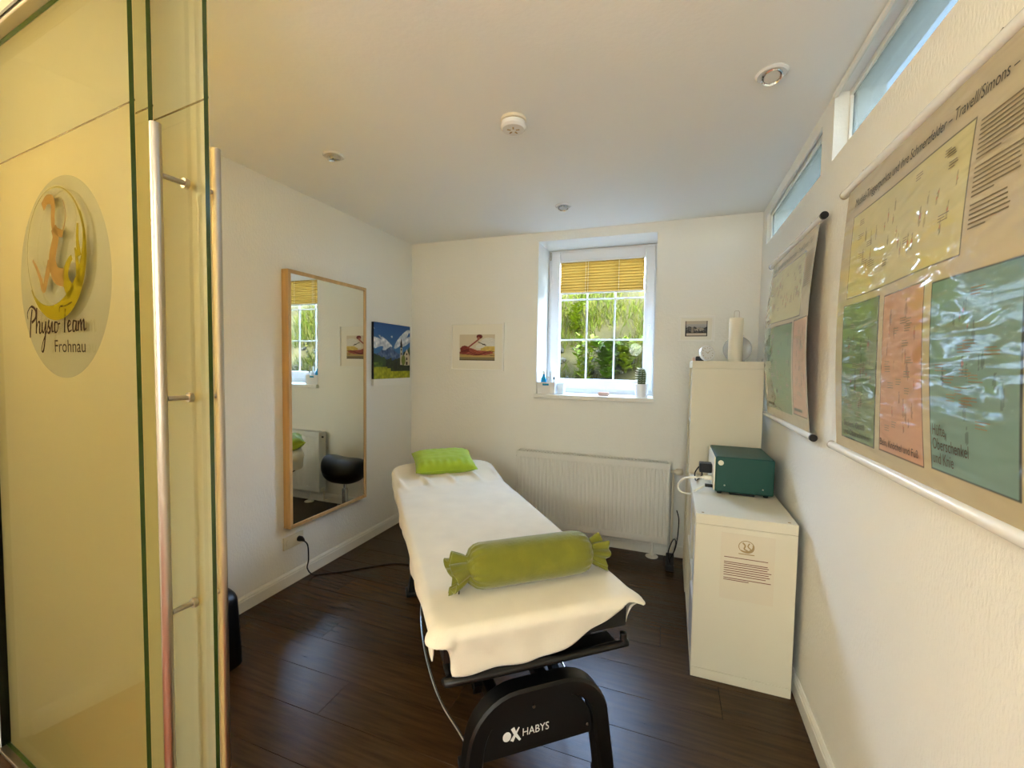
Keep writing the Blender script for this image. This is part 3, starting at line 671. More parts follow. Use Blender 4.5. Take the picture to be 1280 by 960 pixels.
ribbon(lg2, spline([(.085, .262), (.095, .25), (.092, .235), (.105, .228)], 5), .006, NF); ribbon(lg2, spline([(.112, .262), (.106, .248), (.118, .235)], 5), .005, NF)
ribbon(lg2, [(.070, .212), (.132, .212)], .004, NF)
lg2.build('printed_logo', 'logo_grey', t)
# things standing in the open cubes (only their edges show)
def boxy(name, label, cat, a, b, m, bev=.004): return tag(MB().box(a, b, bev).build(name, m), label, cat)
boxy('white_binder', 'white binder standing in the near upper cube of the low shelf', 'binder', (2.357, 2.155, .3885), (2.66, 2.24, .66), 'white_gloss')
boxy('white_storage_box', 'white box in the near lower cube of the low shelf', 'box', (2.356, 2.15, .0455), (2.68, 2.42, .30), 'white_gloss', .008)
boxy('white_folder', 'white folder leaning in the far upper cube of the low shelf', 'binder', (2.36, 2.56, .3885), (2.66, 2.62, .68), 'white_gloss')
boxy('white_carton', 'white carton in the far lower cube of the low shelf', 'box', (2.37, 2.52, .0455), (2.68, 2.78, .26), 'cream')

# green electrotherapy device
dx0, dx1, dy0, dy1, dz0, dz1 = 2.456, 2.730, 2.455, 2.81, KH, .957
t = thing('green_device', 'dark green metal electrical device on the low shelf', 'device', ((dx0+dx1)/2, (dy0+dy1)/2, KH))
MB().box((dx0+.006, dy0, dz0+.014), (dx1, dy1, dz1), .006).build('housing', 'green_device', t)
MB().box((dx0-.002, dy0+.004, dz0+.018), (dx0+.0055, dy1-.004, dz1-.006), .002).build('side_face', 'cream', t)
MB().box((dx0+.075, dy0+.004, dz0+.003), (dx0+.19, dy0+.04, dz0+.0135), .002).build('handle_recess', 'black_plastic', t)
for xx in (dx0+.03, dx1-.03):
    for yy in (dy0+.03, dy1-.03): MB().lathe([(.011, .0003), (.012, .0135)], (xx, yy, KH), 14).build('rubber_foot', 'black_plastic', t)
Mb = Matrix.Translation((dx0+.030, dy0, .925)) @ Matrix.Rotation(PI/2, 4, 'X')
MB().lathe([(.002, .002), (.012, .002), (.0135, .0004)], (0, 0, 0), 24, M=Mb).build('round_badge', 'cream', t)
for xx, zz in ((dx0+.05, .81), (dx0+.225, .805)): MB().lathe([(.001, .002), (.004, .002), (.0045, .0004)], (0, 0, 0), 10, M=Matrix.Translation((xx, dy0, zz)) @ Matrix.Rotation(PI/2, 4, 'X')).build('screw', 'chrome', t)
pl = MB().box((dx0-.065, dy0+.09, dz0+.085), (dx0-.0025, dy0+.15, dz0+.135), .004).build('power_connector', 'black_plastic', t)
MB().box((dx0-.045, dy0+.05, dz0+.055), (dx0-.0025, dy0+.075, dz0+.078), .004).build('cable_plug', 'cable_white', t)
MB().box((dx0-.04, dy0+.03, dz0+.022), (dx0-.0025, dy0+.05, dz0+.038), .004).build('cable_plug', 'black_plastic', t)
c1 = spline([(dx0-.042, dy0+.062, dz0+.066), (dx0-.08, dy0+.06, dz0+.064), (2.315, dy0+.08, .805), (2.285, dy0+.08, .765), (2.30, dy0+.06, .735), (2.34, dy0+.03, .735), (2.352, dy0+.01, .745), (2.372, dy0+.0, .770), (2.40, dy0+.02, .783), (dx0-.0405, dy0+.04, dz0+.030)], 8)
tag(MB().tube(c1, .0055, 8).build('white_cable', 'cable_white', smooth=True), 'white cable looping over the shelf edge from the green device', 'cable')
c2 = spline([(dx0-.066, dy0+.12, dz0+.11), (dx0-.085, dy0+.13, dz0+.07), (dx0-.075, dy0+.2, dz0+.012), (dx0-.05, dy0+.30, dz0+.0045), (dx0-.03, 2.845, dz0+.0045), (dx0-.03, 2.864, dz0+.004), (dx0-.03, 2.871, dz0-.03), (dx0-.03, 2.871, .3), (dx0-.03, 2.871, .02)], 8)
tag(MB().tube(c2, .0035, 8).build('black_cable', 'black_plastic', smooth=True), 'black cable running behind the green device between the two shelves', 'cable')
# power strip and cable knot by the wall
t = thing('power_strip', 'black power strip with cables on the floor beside the radiator', 'power strip', (2.28, 3.25, 0))
MB().box((2.235, 3.12, .0005), (2.290, 3.34, .045), .006).build('strip_body', 'black_plastic', t)
MB().tube(spline([(2.262, 3.16, .046), (2.25, 3.17, .12), (2.28, 3.2, .2), (2.30, 3.26, .16), (2.29, 3.3, .08)], 8), .004, 8).build('cable_loop', 'black_plastic', t, smooth=True)
MB().tube(spline([(2.262, 3.22, .046), (2.30, 3.2, .16), (2.315, 3.3, .30), (2.30, 3.36, .36)], 8), .004, 8).build('cable_loop', 'black_plastic', t, smooth=True)

# things on the tall shelf
tz = 1.455
t = thing('desk_clock', 'small white round dial tilted on the tall shelf', 'clock', (2.445, 3.05, tz))
Mc = Matrix.Translation((2.440, 3.02, tz+.0505)) @ Matrix.Rotation(math.radians(28), 4, 'Z') @ Matrix.Rotation(math.radians(80), 4, 'X')
MB().lathe([(.046, -.012), (.050, -.008), (.050, .008), (.046, .013), (.042, .008)], (0, 0, 0), 36, M=Mc).build('rim', 'white_gloss', t, smooth='auto')
MB().lathe([(.002, .0075), (.0415, .0075), (.0415, -.011), (.002, -.011)], (0, 0, 0), 32, M=Mc).build('dial', 'frame_white', t)
for k in range(12):
    a = k*PI/6; MB().box((.031, -.0015, .0077), (.037, .0015, .0084), M=Mc @ Matrix.Rotation(a, 4, 'Z')).build('hour_mark', 'logo_grey', t)
MB().box((-.003, -.001, .0086), (.024, .001, .0092), M=Mc @ Matrix.Rotation(.7, 4, 'Z')).box((-.003, -.001, .0093), (.018, .001, .0099), M=Mc @ Matrix.Rotation(2.6, 4, 'Z')).build('hands', 'logo_grey', t)
boxy('black_case', 'small black case behind the round dial on the tall shelf', 'case', (2.378, 3.07, tz+.0005), (2.428, 3.13, tz+.032), 'black_plastic', .006)
boxy('pale_eraser', 'tiny pinkish block at the front edge of the tall shelf', 'box', (2.356, 3.06, tz+.0005), (2.374, 3.09, tz+.026), 'pink', .004)
t = thing('cylinder_vase', 'tall slim cream cylinder with a wire loop on the tall shelf', 'vase', (2.598, 3.00, tz))
MB().lathe([(.038, .0005), (.040, .006), (.040, .264), (.037, .268), (.034, .262), (.034, .22), (.002, .22)], (2.598, 3.00, tz), 36).build('body', 'cream', t, smooth='auto')
MB().tube([(2.585, 3.0, tz+.221), (2.585, 3.0, tz+.305), (2.589, 3.0, tz+.312), (2.609, 3.0, tz+.312), (2.613, 3.0, tz+.305), (2.613, 3.0, tz+.221)], .0014, 6).build('wire_loop', 'steel', t)
t = thing('globe_vase', 'round clear glass globe behind the cream cylinder', 'vase', (2.628, 3.155, tz))
pr = [(.045, .0005)]+[(.085*math.sin(a), .082-.085*math.cos(a)) for a in np.linspace(.62, 2.75, 18)]
MB().lathe(pr, (2.628, 3.155, tz), 40).build('globe', 'vase_glass', t, smooth=True)
MB().lathe([(.036, .160), (.038, .168), (.030, .172), (.030, .162)], (2.628, 3.155, tz), 30).build('rim', 'white_gloss', t, smooth='auto')
t = thing('wall_thermostat', 'small white round fitting on the right wall beside the tall shelf', 'thermostat', (W-.03, 3.06, 1.42))
MB().box((W-.008, 2.985, 1.425), (W-.0005, 3.075, 1.485), .003).build('back_plate', 'white_gloss', t)
MB().tube([(W-.0085, 3.03, 1.455), (W-.034, 3.03, 1.455)], .019, 20).build('knob', 'white_gloss', t, smooth='auto')

# ------------------------------------------------------------------ sill things
t = thing('sill_basket', 'white plastic basket of small bottles on the window sill', 'basket', (1.285, 3.45, wz0))
bx0, bx1, by0, by1 = 1.197, 1.352, 3.392, 3.505
def tub(mb, x0, x1, y0, y1, z0, z1, th, sp):
    o_ = [(x0+sp, y0+sp), (x1-sp, y0+sp), (x1-sp, y1-sp), (x0+sp, y1-sp)]; p = [(x0, y0), (x1, y0), (x1, y1), (x0, y1)]
    q = [(x0+th, y0+th), (x1-th, y0+th), (x1-th, y1-th), (x0+th, y1-th)]; r_ = [(a, b) for a, b in o_]
    r_ = [(x0+sp+th, y0+sp+th), (x1-sp-th, y0+sp+th), (x1-sp-th, y1-sp-th), (x0+sp+th, y1-sp-th)]
    vs = [(a, b, z0) for a, b in o_]+[(a, b, z1) for a, b in p]+[(a, b, z1) for a, b in q]+[(a, b, z0+th) for a, b in r_]
    fs = [(3, 2, 1, 0), (12, 13, 14, 15)]
    for L0 in (0, 4, 8):
        for k in range(4): fs.append((L0+k, L0+(k+1) % 4, L0+4+(k+1) % 4, L0+4+k))
    mb.add(vs, fs); return mb
tub(MB(), bx0, bx1, by0, by1, wz0+.0005, 1.272, .003, .006).build('tub', 'white_gloss', t)
MB().box((1.246, by0-.0012, 1.246), (1.300, by0+.0042, 1.262), .004).build('grip_hole', 'blue_liquid', t)
def bottle(name, label, x, y, m_body, h, r_, cap, z=wz0+.005):
    b = thing(name, label, 'bottle', (x, y, z), group='bottles in the sill basket')
    MB().lathe([(r_*.9, 0), (r_, .004), (r_, h*.60), (r_*.8, h*.68), (r_*.42, h*.75), (r_*.42, h*.84)], (x, y, z), 20).build('body', m_body, b, smooth='auto')
    MB().lathe([(r_*.5, h*.841), (r_*.5, h*.97), (r_*.4, h), (.001, h)], (x, y, z), 16).build('cap', cap, b, smooth='auto')
bottle('spray_bottle', 'bottle with bright blue liquid in the sill basket', 1.243, 3.44, 'blue_liquid', .185, .024, 'clear_plastic')
bottle('clear_bottle', 'clear bottle beside the blue one in the sill basket', 1.300, 3.44, 'clear_plastic', .178, .022, 'clear_plastic')
bottle('small_bottle', 'small dark-capped bottle at the right of the sill basket', 1.334, 3.425, 'clear_plastic', .135, .012, 'black_plastic')
t = thing('clear_container', 'translucent small container beside the sill basket', 'container', (1.382, 3.48, wz0))
tub(MB(), 1.3555, 1.412, 3.44, 3.52, wz0+.0005, 1.262, .003, .006).build('tub', 'clear_plastic', t)
t = thing('pink_dish', 'small pinkish dish with sticks in the middle of the window sill', 'dish', (1.735, 3.45, wz0))
MB().box((1.690, 3.43, wz0+.0005), (1.776, 3.475, wz0+.030), .010, seg=3).build('dish', 'pink', t, smooth=True)
for a in (-.3, 0, .25): MB().tube([(1.735+a*.05, 3.452, wz0+.028), (1.735+a*.12, 3.452, wz0+.068)], .0018, 6).build('stick', 'spine', t)
t = thing('potted_cactus', 'small cactus in a white square-sided pot on the window sill', 'cactus', (2.019, 3.44, wz0))
MB().lathe([(.040, .0005), (.044, .004), (.052, .098), (.050, .104), (.046, .100), (.044, .088), (.002, .088)], (2.019, 3.44, wz0), 28).build('pot', 'white_gloss', t, smooth='auto')
MB().lathe([(.001, .089), (.0435, .089), (.001, .093)], (2.019, 3.44, wz0), 20).build('soil', 'soil', t)
cb = MB(); nrib = 11
def cact(u, v):
    z = v; r_ = .032*math.sqrt(max(0, 1-(max(0, v-.6)/.4)**2))*(.8+.2*min(1, v*4)); a = 2*PI*u; r_ *= .84+.16*abs(math.cos(nrib*a/2)); return (2.019+r_*math.cos(a), 3.44+r_*math.sin(a), wz0+.092+.135*v)
cb.grid(cact, 88, 18).build('stem', 'cactus', t, smooth=True)
sp_ = MB()
for k in range(nrib):
    for j in range(8):
        a = 2*PI*k/nrib; v = .08+j*.12; c = Vector(cact(a/(2*PI), v)); dv = Vector((math.cos(a), math.sin(a), (v-.4)*.8))
        for q in (-.6, 0, .6): sp_.tube([c, c+(dv+Vector((-math.sin(a)*q, math.cos(a)*q, q*.4)))*.018], [.0014, .0005], 4)
o = sp_.build('spines', 'spine', t); o['kind'] = 'stuff'

# ------------------------------------------------------------------ posters on the right wall
def poster(name, label, y_far, y_near, z0, z1, bulge, sheet_in, panels, film_mat, seed, nu, nv, capmat_far):
    """y_far is the left end as seen from the room"""
    t = thing(name, label, 'poster', (W-.03, (y_far+y_near)/2, z0))
    xr = W-.028
    for zz in (z1, z0):
        MB().tube([(xr, y_far, zz), (xr, y_near, zz)], .0135, 20).build('rod', 'white_gloss', t, smooth='auto')
        MB().tube([(xr, y_near-.0005, zz), (xr, y_near-.012, zz)], .0142, 20).build('end_cap', 'black_plastic', t, smooth='auto')
        MB().tube([(xr, y_far+.0005, zz), (xr, y_far+.008, zz)], .0142, 20).build('end_cap', capmat_far, t, smooth='auto')
    for yy in (y_far-.12, y_near+.18): MB().tube([(xr, yy, z1+.013), (xr+.008, yy, z1+.028), (W-.001, yy, z1+.02)], .003, 8).build('hook', 'black_plastic', t)
    ya, yb = y_far-sheet_in, y_near+.03; za, zb_ = z0+.0135, z1-.0135
    def surf(y, z, off=0):
        v = (z-za)/(zb_-za); u = (ya-y)/(ya-yb)
        b = bulge*math.sin(PI*min(1, max(0, v)))*(.75+.25*math.cos(u*5+seed))+.004*math.sin(u*9+seed)*math.sin(PI*v)
        return (xr-.002-b-off, y, z)
    def colf(u, v, c):
        y = ya-u*(ya-yb); z = za+v*(zb_-za); c[:] = (188, 174, 140)
        r = np.random.RandomState(seed)
        for (p0, p1, q0, q1, rgb, n1) in panels:
            inn = (y < p0) & (y > p1) & (z > q0) & (z < q1); c[inn] = rgb
            ed = inn & ((np.minimum(np.minimum(p0-y, y-p1), np.minimum(z-q0, q1-z))) < .0035); c[ed] = np.array(rgb)*.35
            for k in range(n1):
                cy = r.uniform(p1+.03, p0-.03); cz_ = r.uniform(q0+.07, q1-.05); hh = r.uniform(.008, .019); ww = hh*r.uniform(.22, .4)
                m = inn & ((((y-cy)/ww)**2+((z-cz_)/hh)**2) < 1); c[m] = np.array(rgb)*r.uniform(.72, .88)
                m = inn & ((((y-cy)/(ww*.5))**2+((z-cz_-hh*1.25)/(hh*.25))**2) < 1); c[m] = np.array(rgb)*.75
                if r.rand() < .5:
                    m = inn & ((((y-cy)/(ww*.6))**2+((z-cz_-hh*.3)/(hh*.4))**2) < 1); c[m] = np.array(rgb)*.6+np.array((70, 10, 8))
        return c
    paint('printed_sheet', lambda u, v: surf(ya-u*(ya-yb), za+v*(zb_-za)), colf, nu, nv, film_mat, t)
    return t, surf
PANR = [(1.66, 1.072, 1.640, 1.897, (200, 190, 130), 26), (1.675, 1.440, 1.207, 1.622, (104, 128, 84), 20), (1.410, 1.186, 1.210, 1.615, (196, 146, 114), 20), (1.156, .908, 1.216, 1.606, (106, 140, 132), 18)]
pr_, sf = poster('trigger_point_chart', 'large laminated muscle chart hanging nearest the camera on the right wall', 1.770, .872, 1.160, 2.006, .020, .045, PANR, 'poster_film', 2, 260, 260, 'steel')
tx = MB(); PF = lambda y0, z0: (lambda a, b: sf(y0-a, z0+b, .0012))
text_on(tx, 'Muskel-Triggerpunkte und ihre Schmerzfelder – Travell/Simons – Teil 2', .036, PF(1.655, 1.925), width=.745)
text_on(tx, 'Becken, Gesäß', .024, PF(1.655, 1.246), width=.15); text_on(tx, 'und Oberschenkel', .024, PF(1.655, 1.220), width=.185)
text_on(tx, 'Bein, Knöchel und Fuß', .026, PF(1.402, 1.226), width=.195)
for k, s_ in enumerate(('Hüfte,', 'Oberschenkel', 'und Knie')): text_on(tx, s_, .034, PF(1.147, 1.290-k*.029), width=(.048, .115, .070)[k])
tx.build('lettering', 'ink_black', pr_)['kind'] = 'stuff'
ln = MB(); r = random.Random(5)
for (y0, z_, n_, l, g) in ((1.055, 1.880, 9, .125, .0085), (1.055, 1.795, 7, .12, .0085), (1.055, 1.728, 6, .10, .0085)):
    for k in range(n_):
        w_ = l*(1 if k < n_-1 else .5)*r.uniform(.9, 1); f_ = PF(y0, z_-k*g); ribbon(ln, [(q*w_/8, 0) for q in range(9)], .0032, f_)
for (p0, p1, q0, q1, c_, n1) in PANR:
    for k in range(14):
        yy = r.uniform(p1+.06, p0-.02); zz = r.uniform(q0+.07, q1-.02)
        for j in range(3): ribbon(ln, [(0, 0), (r.uniform(.02, .038), 0)], .002, PF(yy, zz-j*.006))
ln.build('printed_lines', 'ink_soft', pr_)['kind'] = 'stuff'
PANL = [(2.765, 2.165, 1.645, 1.920, (200, 192, 138), 30), (2.765, 2.275, 1.205, 1.630, (104, 134, 82), 30), (2.255, 2.035, 1.215, 1.635, (200, 152, 122), 16)]
pl_, sf = poster('trigger_point_chart', 'laminated muscle chart hanging farther back on the right wall, beside the tall shelf', 2.905, 1.990, 1.150, 2.006, .042, .075, PANL, 'poster_film_far', 5, 150, 200, 'black_plastic')
tx = MB()
text_on(tx, 'Muskel-Triggerpunkte und ihre Schmerzfelder – Travell/Simons – Teil 1', .036, PF(2.77, 1.935), width=.70); tx.build('lettering', 'ink_black', pl_)['kind'] = 'stuff'
ln = MB()
for k in range(16): ribbon(ln, [(q*.1/8, 0) for q in range(9)], .003, PF(2.145, 1.90-k*.009))
for (p0, p1, q0, q1, c_, n1) in PANL:
    ribbon(ln, [(0, 0), (.13, 0)], .012, PF(p0-.02, q0+.025))
    for k in range(24):
        yy = r.uniform(p1+.06, p0-.02); zz = r.uniform(q0+.07, q1-.02)
        for j in range(3): ribbon(ln, [(0, 0), (r.uniform(.02, .038), 0)], .002, PF(yy, zz-j*.006))
ln.build('printed_lines', 'ink_soft', pl_)['kind'] = 'stuff'

# ------------------------------------------------------------------ socket and power cord
t = thing('double_socket', 'double white wall socket just below the mirror', 'socket', (0, 2.055, .235))
sy0, sz0 = 1.981, .233
MB().box((.0005, sy0, sz0), (.009, sy0+.155, sz0+.082), .003).build('cover_plate', 'socket', t)
for k in range(2):
    Ms = Matrix.Translation((.009, sy0+.040+k*.074, sz0+.041)) @ Matrix.Rotation(PI/2, 4, 'Y')
    rg = MB().lathe([(.0205, .0005), (.0225, .0005), (.0225, .003), (.0205, .003)], (0, 0, 0), 28, M=Ms).build('socket_ring', 'socket', t, smooth='auto')
    MB().lathe([(.001, .0008), (.0200, .0008), (.0200, .0003), (.001, .0003)], (0, 0, 0), 24, M=Ms).build('socket_well', 'socket_well', t)
    if k == 0:
        for dy in (-.0095, .0095): MB().lathe([(.0005, .0018), (.003, .0018), (.003, .001)], (0, dy, 0), 10, M=Ms).build('pin_hole', 'dark_hole', t)
py, pz = sy0+.114, sz0+.041
t = thing('floor_cable', 'black power cord running from the wall socket across the floor', 'cord', (.03, py, 0))
MB().tube([(.0125, py, pz), (.032, py, pz), (.048, py, pz-.004), (.056, py, pz-.010)], [.018, .017, .010, .006], 16).build('plug', 'black_plastic', t, smooth='auto')
cp = spline([(.053, py, pz-.008), (.075, py+.01, pz-.04), (.06, py+.03, .13), (.035, py+.045, .06), (.055, py+.075, .008), (.12, py+.13, .005), (.21, py+.20, .0045), (.33, py+.32, .0045), (.46, py+.42, .0045), (.62, py+.44, .0045), (.80, py+.41, .0045), (.95, py+.36, .0045)], 10)
MB().tube(cp, .0042, 8).build('cable', 'black_plastic', t, smooth=True)

# ------------------------------------------------------------------ treatment table (built in its own axes: x right, y to the head, z up)
BA = math.radians(39.36); BF = (1.863, 1.295, 0)
bed = thing('treatment_table', 'height-adjustable massage table with black arched steel legs', 'massage table', BF, BA)
ORG[bed.name] = Vector((0, 0, 0))
HW, AH, ZB, HG = .335, 1.835, .65, 1.45
def btop(a): return ZB+max(0, a-HG)*.17
def outline(ins=0, n=10, foot=-.03):
    """rounded outline in (s, a): square foot, rounded head"""
    hw = HW-ins; pts = [(-hw, foot+ins), (hw, foot+ins)]; rr = .11
    for k in range(n+1):
        a = PI/2*k/n; pts.append((hw-rr+rr*math.cos(a), AH-ins-rr+rr*math.sin(a)))
    for k in range(n+1):
        a = PI/2+PI/2*k/n; pts.append((-hw+rr+rr*math.cos(a), AH-ins-rr+rr*math.sin(a)))
    return pts
# mattress and frame under the towel
ol = outline(.022)
def slab(z0, z1, ins):
    o_ = outline(ins); n = len(o_); m = MB()
    # densify along the length so that it follows the raised head
    P = []
    for k in range(n):
        p, q = Vector(o_[k]), Vector(o_[(k+1) % n]); st = max(1, int((q-p).length/.1))
        P += [p+(q-p)*j/st for j in range(st)]
    n = len(P); vs = [(p.x, p.y, z0+btop(p.y)-ZB) for p in P]+[(p.x, p.y, z1+btop(p.y)-ZB) for p in P]
    fs = [(k, (k+1) % n, n+(k+1) % n, n+k) for k in range(n)]
    m.add(vs, fs)
    # caps as strips between left and right
    for zz, rev in ((z0, True), (z1, False)):
        st = 24; vs = []
        for j in range(st+1):
            a = -.03+ins+(AH-ins-(-.03+ins))*j/st; rr = .11; hw = HW-ins
            if a > AH-ins-rr: hw = hw-rr+rr*math.sqrt(max(0, 1-((a-(AH-ins-rr))/rr)**2))
            vs += [(-hw, a, zz+btop(a)-ZB), (hw, a, zz+btop(a)-ZB)]
        fs = [((2*j, 2*j+2, 2*j+3, 2*j+1) if rev else (2*j, 2*j+1, 2*j+3, 2*j+2)) for j in range(st)]; m.add(vs, fs)
    return m
slab(.535, .633, .022).build('mattress', 'black_leather', bed)
slab(.515, .534, .05).build('base_board', 'black_plastic', bed)
def rect_sweep(path, wx, wy_, up=Vector((0, 1, 0))):
    """sweep a wx (in plane) by wy_ (along y) bar along a path in the x-z plane"""
    m = MB(); P = [Vector(p) for p in path]; vs = []
    for i, p in enumerate(P):
        tt = (P[min(i+1, len(P)-1)]-P[max(i-1, 0)]).normalized(); nn = tt.cross(up).normalized(); c = .008
        for a, b in ((-1, -1+.25), (-1+.25, -1), (1-.25, -1), (1, -1+.25), (1, 1-.25), (1-.25, 1), (-1+.25, 1), (-1, 1-.25)): vs.append(p+nn*wx/2*a+up*wy_/2*b)
    n = 8
    fs = [(i*n+k, i*n+(k+1) % n, (i+1)*n+(k+1) % n, (i+1)*n+k) for i in range(len(P)-1) for k in range(n)]+[tuple(range(n))[::-1], tuple((len(P)-1)*n+k for k in range(n))]
    return m.add(vs, fs)
def arch(a, zt=.41):
    pts = [(-.262, .03), (-.250, .14), (-.236, .24)]
    pts = [(-.246, a, .022), (-.236, a, .10), (-.222, a, .19)]+[(-.214+.135*(1-math.cos(q)), a, .240+(zt-.025-.240)*math.sin(q)) for q in np.linspace(.1, PI/2, 9)]
    pts += [(-x, y, z) for x, y, z in pts[::-1]]
    rect_sweep(pts, .056, .07).build('leg_arch', 'black_metal', bed, smooth='auto')
    for sx in (-1, 1):
        MB().box((sx*.253-.034, a-.045, .004), (sx*.253+.034, a+.045, .030), .006).build('foot', 'black_plastic', bed)
arch(.0); arch(1.40)
def cover_panel(a, sgn):
    m = MB(); n = 24; pts = [(-.190, .205), (.178, .205)]+[(.182-.12*(1-math.cos(q)), .225+.135*math.sin(q)) for q in np.linspace(0, PI/2, 8)]+[(-.070-.12*math.sin(q), .225+.135*math.cos(q)) for q in np.linspace(0, PI/2, 8)]
    M = Matrix(((1, 0, 0, 0), (0, 0, 1, 0), (0, 1, 0, 0), (0, 0, 0, 1)))
    m.prism([(x, z) for x, z in pts][::-1], a-.022, a+.022, M=M)
    return m.build('cover_panel', 'black_plastic', bed)
cp_ = cover_panel(0, 1); cover_panel(1.40, 1)
# maker's lettering on the foot cover
lt = MB(); yl = -.0232; LF = lambda x0, z0: (lambda a, b: (x0+a, yl, z0+b))
text_on(lt, 'HABYS', .036, LF(-.066, .257), width=.092)
ribbon(lt, [(-.098, .292), (-.088, .270), (-.072, .247)], [.012, .010, .007], LF(0, 0)); ribbon(lt, [(-.076, .290), (-.088, .270), (-.100, .250)], [.004, .008, .012], LF(0, 0))
n = 24; lt.add([(-.116, yl, .268)]+[(-.116+.0135*math.cos(2*PI*k/n), yl, .268+.0155*math.sin(2*PI*k/n)) for k in range(n)], [(0, 1+k, 1+(k+1) % n) for k in range(n)])
lt.build('lettering', 'logo_white', cp_)['kind'] = 'stuff'
for x, z in ((-.028, .345), (.165, .235)): MB().lathe([(.001, .003), (.005, .003), (.006, .0005)], (0, 0, 0), 12, M=Matrix.Translation((x, -.0225, z)) @ Matrix.Rotation(PI/2, 4, 'X')).build('bolt', 'chrome', cp_)
# base beams, lifting arms, motor, table frame
for sx in (-.10, .10):
    MB().box((sx-.022, .03, .215), (sx+.022, 1.37, .262), .006).build('base_beam', 'black_metal', bed)
for a0, a1 in ((.2, .75), (.7, 1.25)):
    for sx in (-.15, .15): MB().box((sx-.014, 0, -.020), (sx+.014, 1, .020), .0, M=Matrix.Translation((0, a0, .262)) @ Matrix.Rotation(math.atan2(.22, a1-a0), 4, 'X') @ Matrix.Diagonal((1, math.hypot(.22, a1-a0), 1, 1))).build('lift_arm', 'black_metal', bed)
MB().tube([(0, .45, .285), (0, 1.05, .41)], .034, 18).build('lift_motor', 'black_plastic', bed, smooth='auto')
for sx in (-.20, .20): MB().box((sx-.02, .06, .475), (sx+.02, 1.70, .5145), .004).build('frame_beam', 'black_metal', bed)
for a in (.08, .85, 1.5): MB().box((-.1795, a, .478), (.1795, a+.04, .512), .004).build('cross_beam', 'black_metal', bed)
# rail around the foot end with turned-up ends
MB().tube(spline([(-.292, .10, .500), (-.290, -.005, .490), (-.27, -.028, .488), (.262, -.028, .488), (.290, -.026, .490), (.294, -.024, .508), (.294, -.024, .522)], 4), .0125, 12).build('foot_rail', 'black_metal', bed, smooth=True)
MB().box((-.285, -.018, .474), (.280, .055, .4855), .004).build('foot_crossbar', 'black_metal', bed)
# bowed foot-switch rods either side
for sx in (-1, 1):
    pts = spline([(sx*.20, .06, .15), (sx*.222, .164, .15), (sx*.262, .332, .15), (sx*.277, .543, .15), (sx*.272, .767, .15), (sx*.250, .972, .15), (sx*.213, 1.142, .15), (sx*.20, 1.34, .15)], 8)
    r_ = MB().tube(pts, .0058, 10).build('switch_rod', 'chrome', bed, smooth=True)
    for q in (0, -1): MB().box((min(pts[q].x, sx*.245)-.005, pts[q].y-.012, .138), (max(pts[q].x, sx*.245)+.005, pts[q].y+.012, .162), .003).build('rod_bracket', 'black_plastic', r_)
# towel cover
def towel():
    m = MB(); nu, nv = 92, 240; RR = .028
    i0, i1, a0, a1 = -HW+.012, HW-.012, -.018, AH-.03
    cr = .035; hr = .10
    def fn(u, v):
        ov = .125
        s = -HW-ov+u*(2*HW+2*ov); fo = .162-.03*max(0, u-.5)-.16*max(0, (s-.02)/.33)**1.3 if True else 0
        fo = max(.022, fo); a = -.02-fo+v*(AH+.13-.02+fo+.02)
        # closest point of the inner rounded rectangle
        r0 = hr if a > 1 else cr
        cs, ca = min(max(s, i0+r0), i1-r0), min(max(a, a0+r0), a1-r0)
        ds, da = s-cs, a-ca; L_ = math.hypot(ds, da)
        if L_ <= r0 or L_ == 0: ps, pa, d_ = s, a, 0; ns_, na_ = 0, 0
        else: ns_, na_ = ds/L_, da/L_; ps, pa = cs+ns_*r0, ca+na_*r0; d_ = L_-r0
        corner = abs(ns_*na_)*2
        d_ = min(d_, .20 if a > .3 else .20-.10*min(1, corner*1.5))
        z = btop(pa); q = min(d_/RR, PI/2); out = RR*math.sin(q); z -= RR*(1-math.cos(q))+max(0, d_-RR*PI/2)
        hang = max(0, d_-RR*PI/2)
        out -= hang*.20*(1-corner*.5)
        if a < .3:                                     # stiff folded corners at the foot
            out += corner*.034*math.exp(-((d_-.055)/.035)**2)
            z += corner*hang*.95
        else: z += corner*hang*.45
        out += .006*math.sin(s*38+a*11)*min(1, hang/.05)+.004*math.sin(a*23)*min(1, hang/.05)
        w = .0022*noise.noise(Vector((s*6, a*5, 1)))+.0012*noise.noise(Vector((s*17, a*13, 4)))
        # pulled folds at the hinge of the head section
        hz = math.exp(-((a-1.52-.1*s)/.09)**2)
        w += .017*hz*max(0, math.sin(s*38+a*9))**4*(1 if d_ == 0 else .4)
        w += .003*math.exp(-((a-1.2)/.5)**2)*noise.noise(Vector((s*4+3, a*9, 7)))
        return (ps+ns_*out, pa+na_*out, z+w)
    return m.grid(fn, nu, nv)
tw = towel().build('towel_cover', 'towel', bed, smooth=True)
sm = tw.modifiers.new('solid', 'SOLIDIFY'); sm.thickness = .003; sm.offset = 1

BM = Matrix.Translation(BF) @ Matrix.Rotation(BA, 4, 'Z')
def BW(s, a, z): return BM @ Vector((s, a, z))
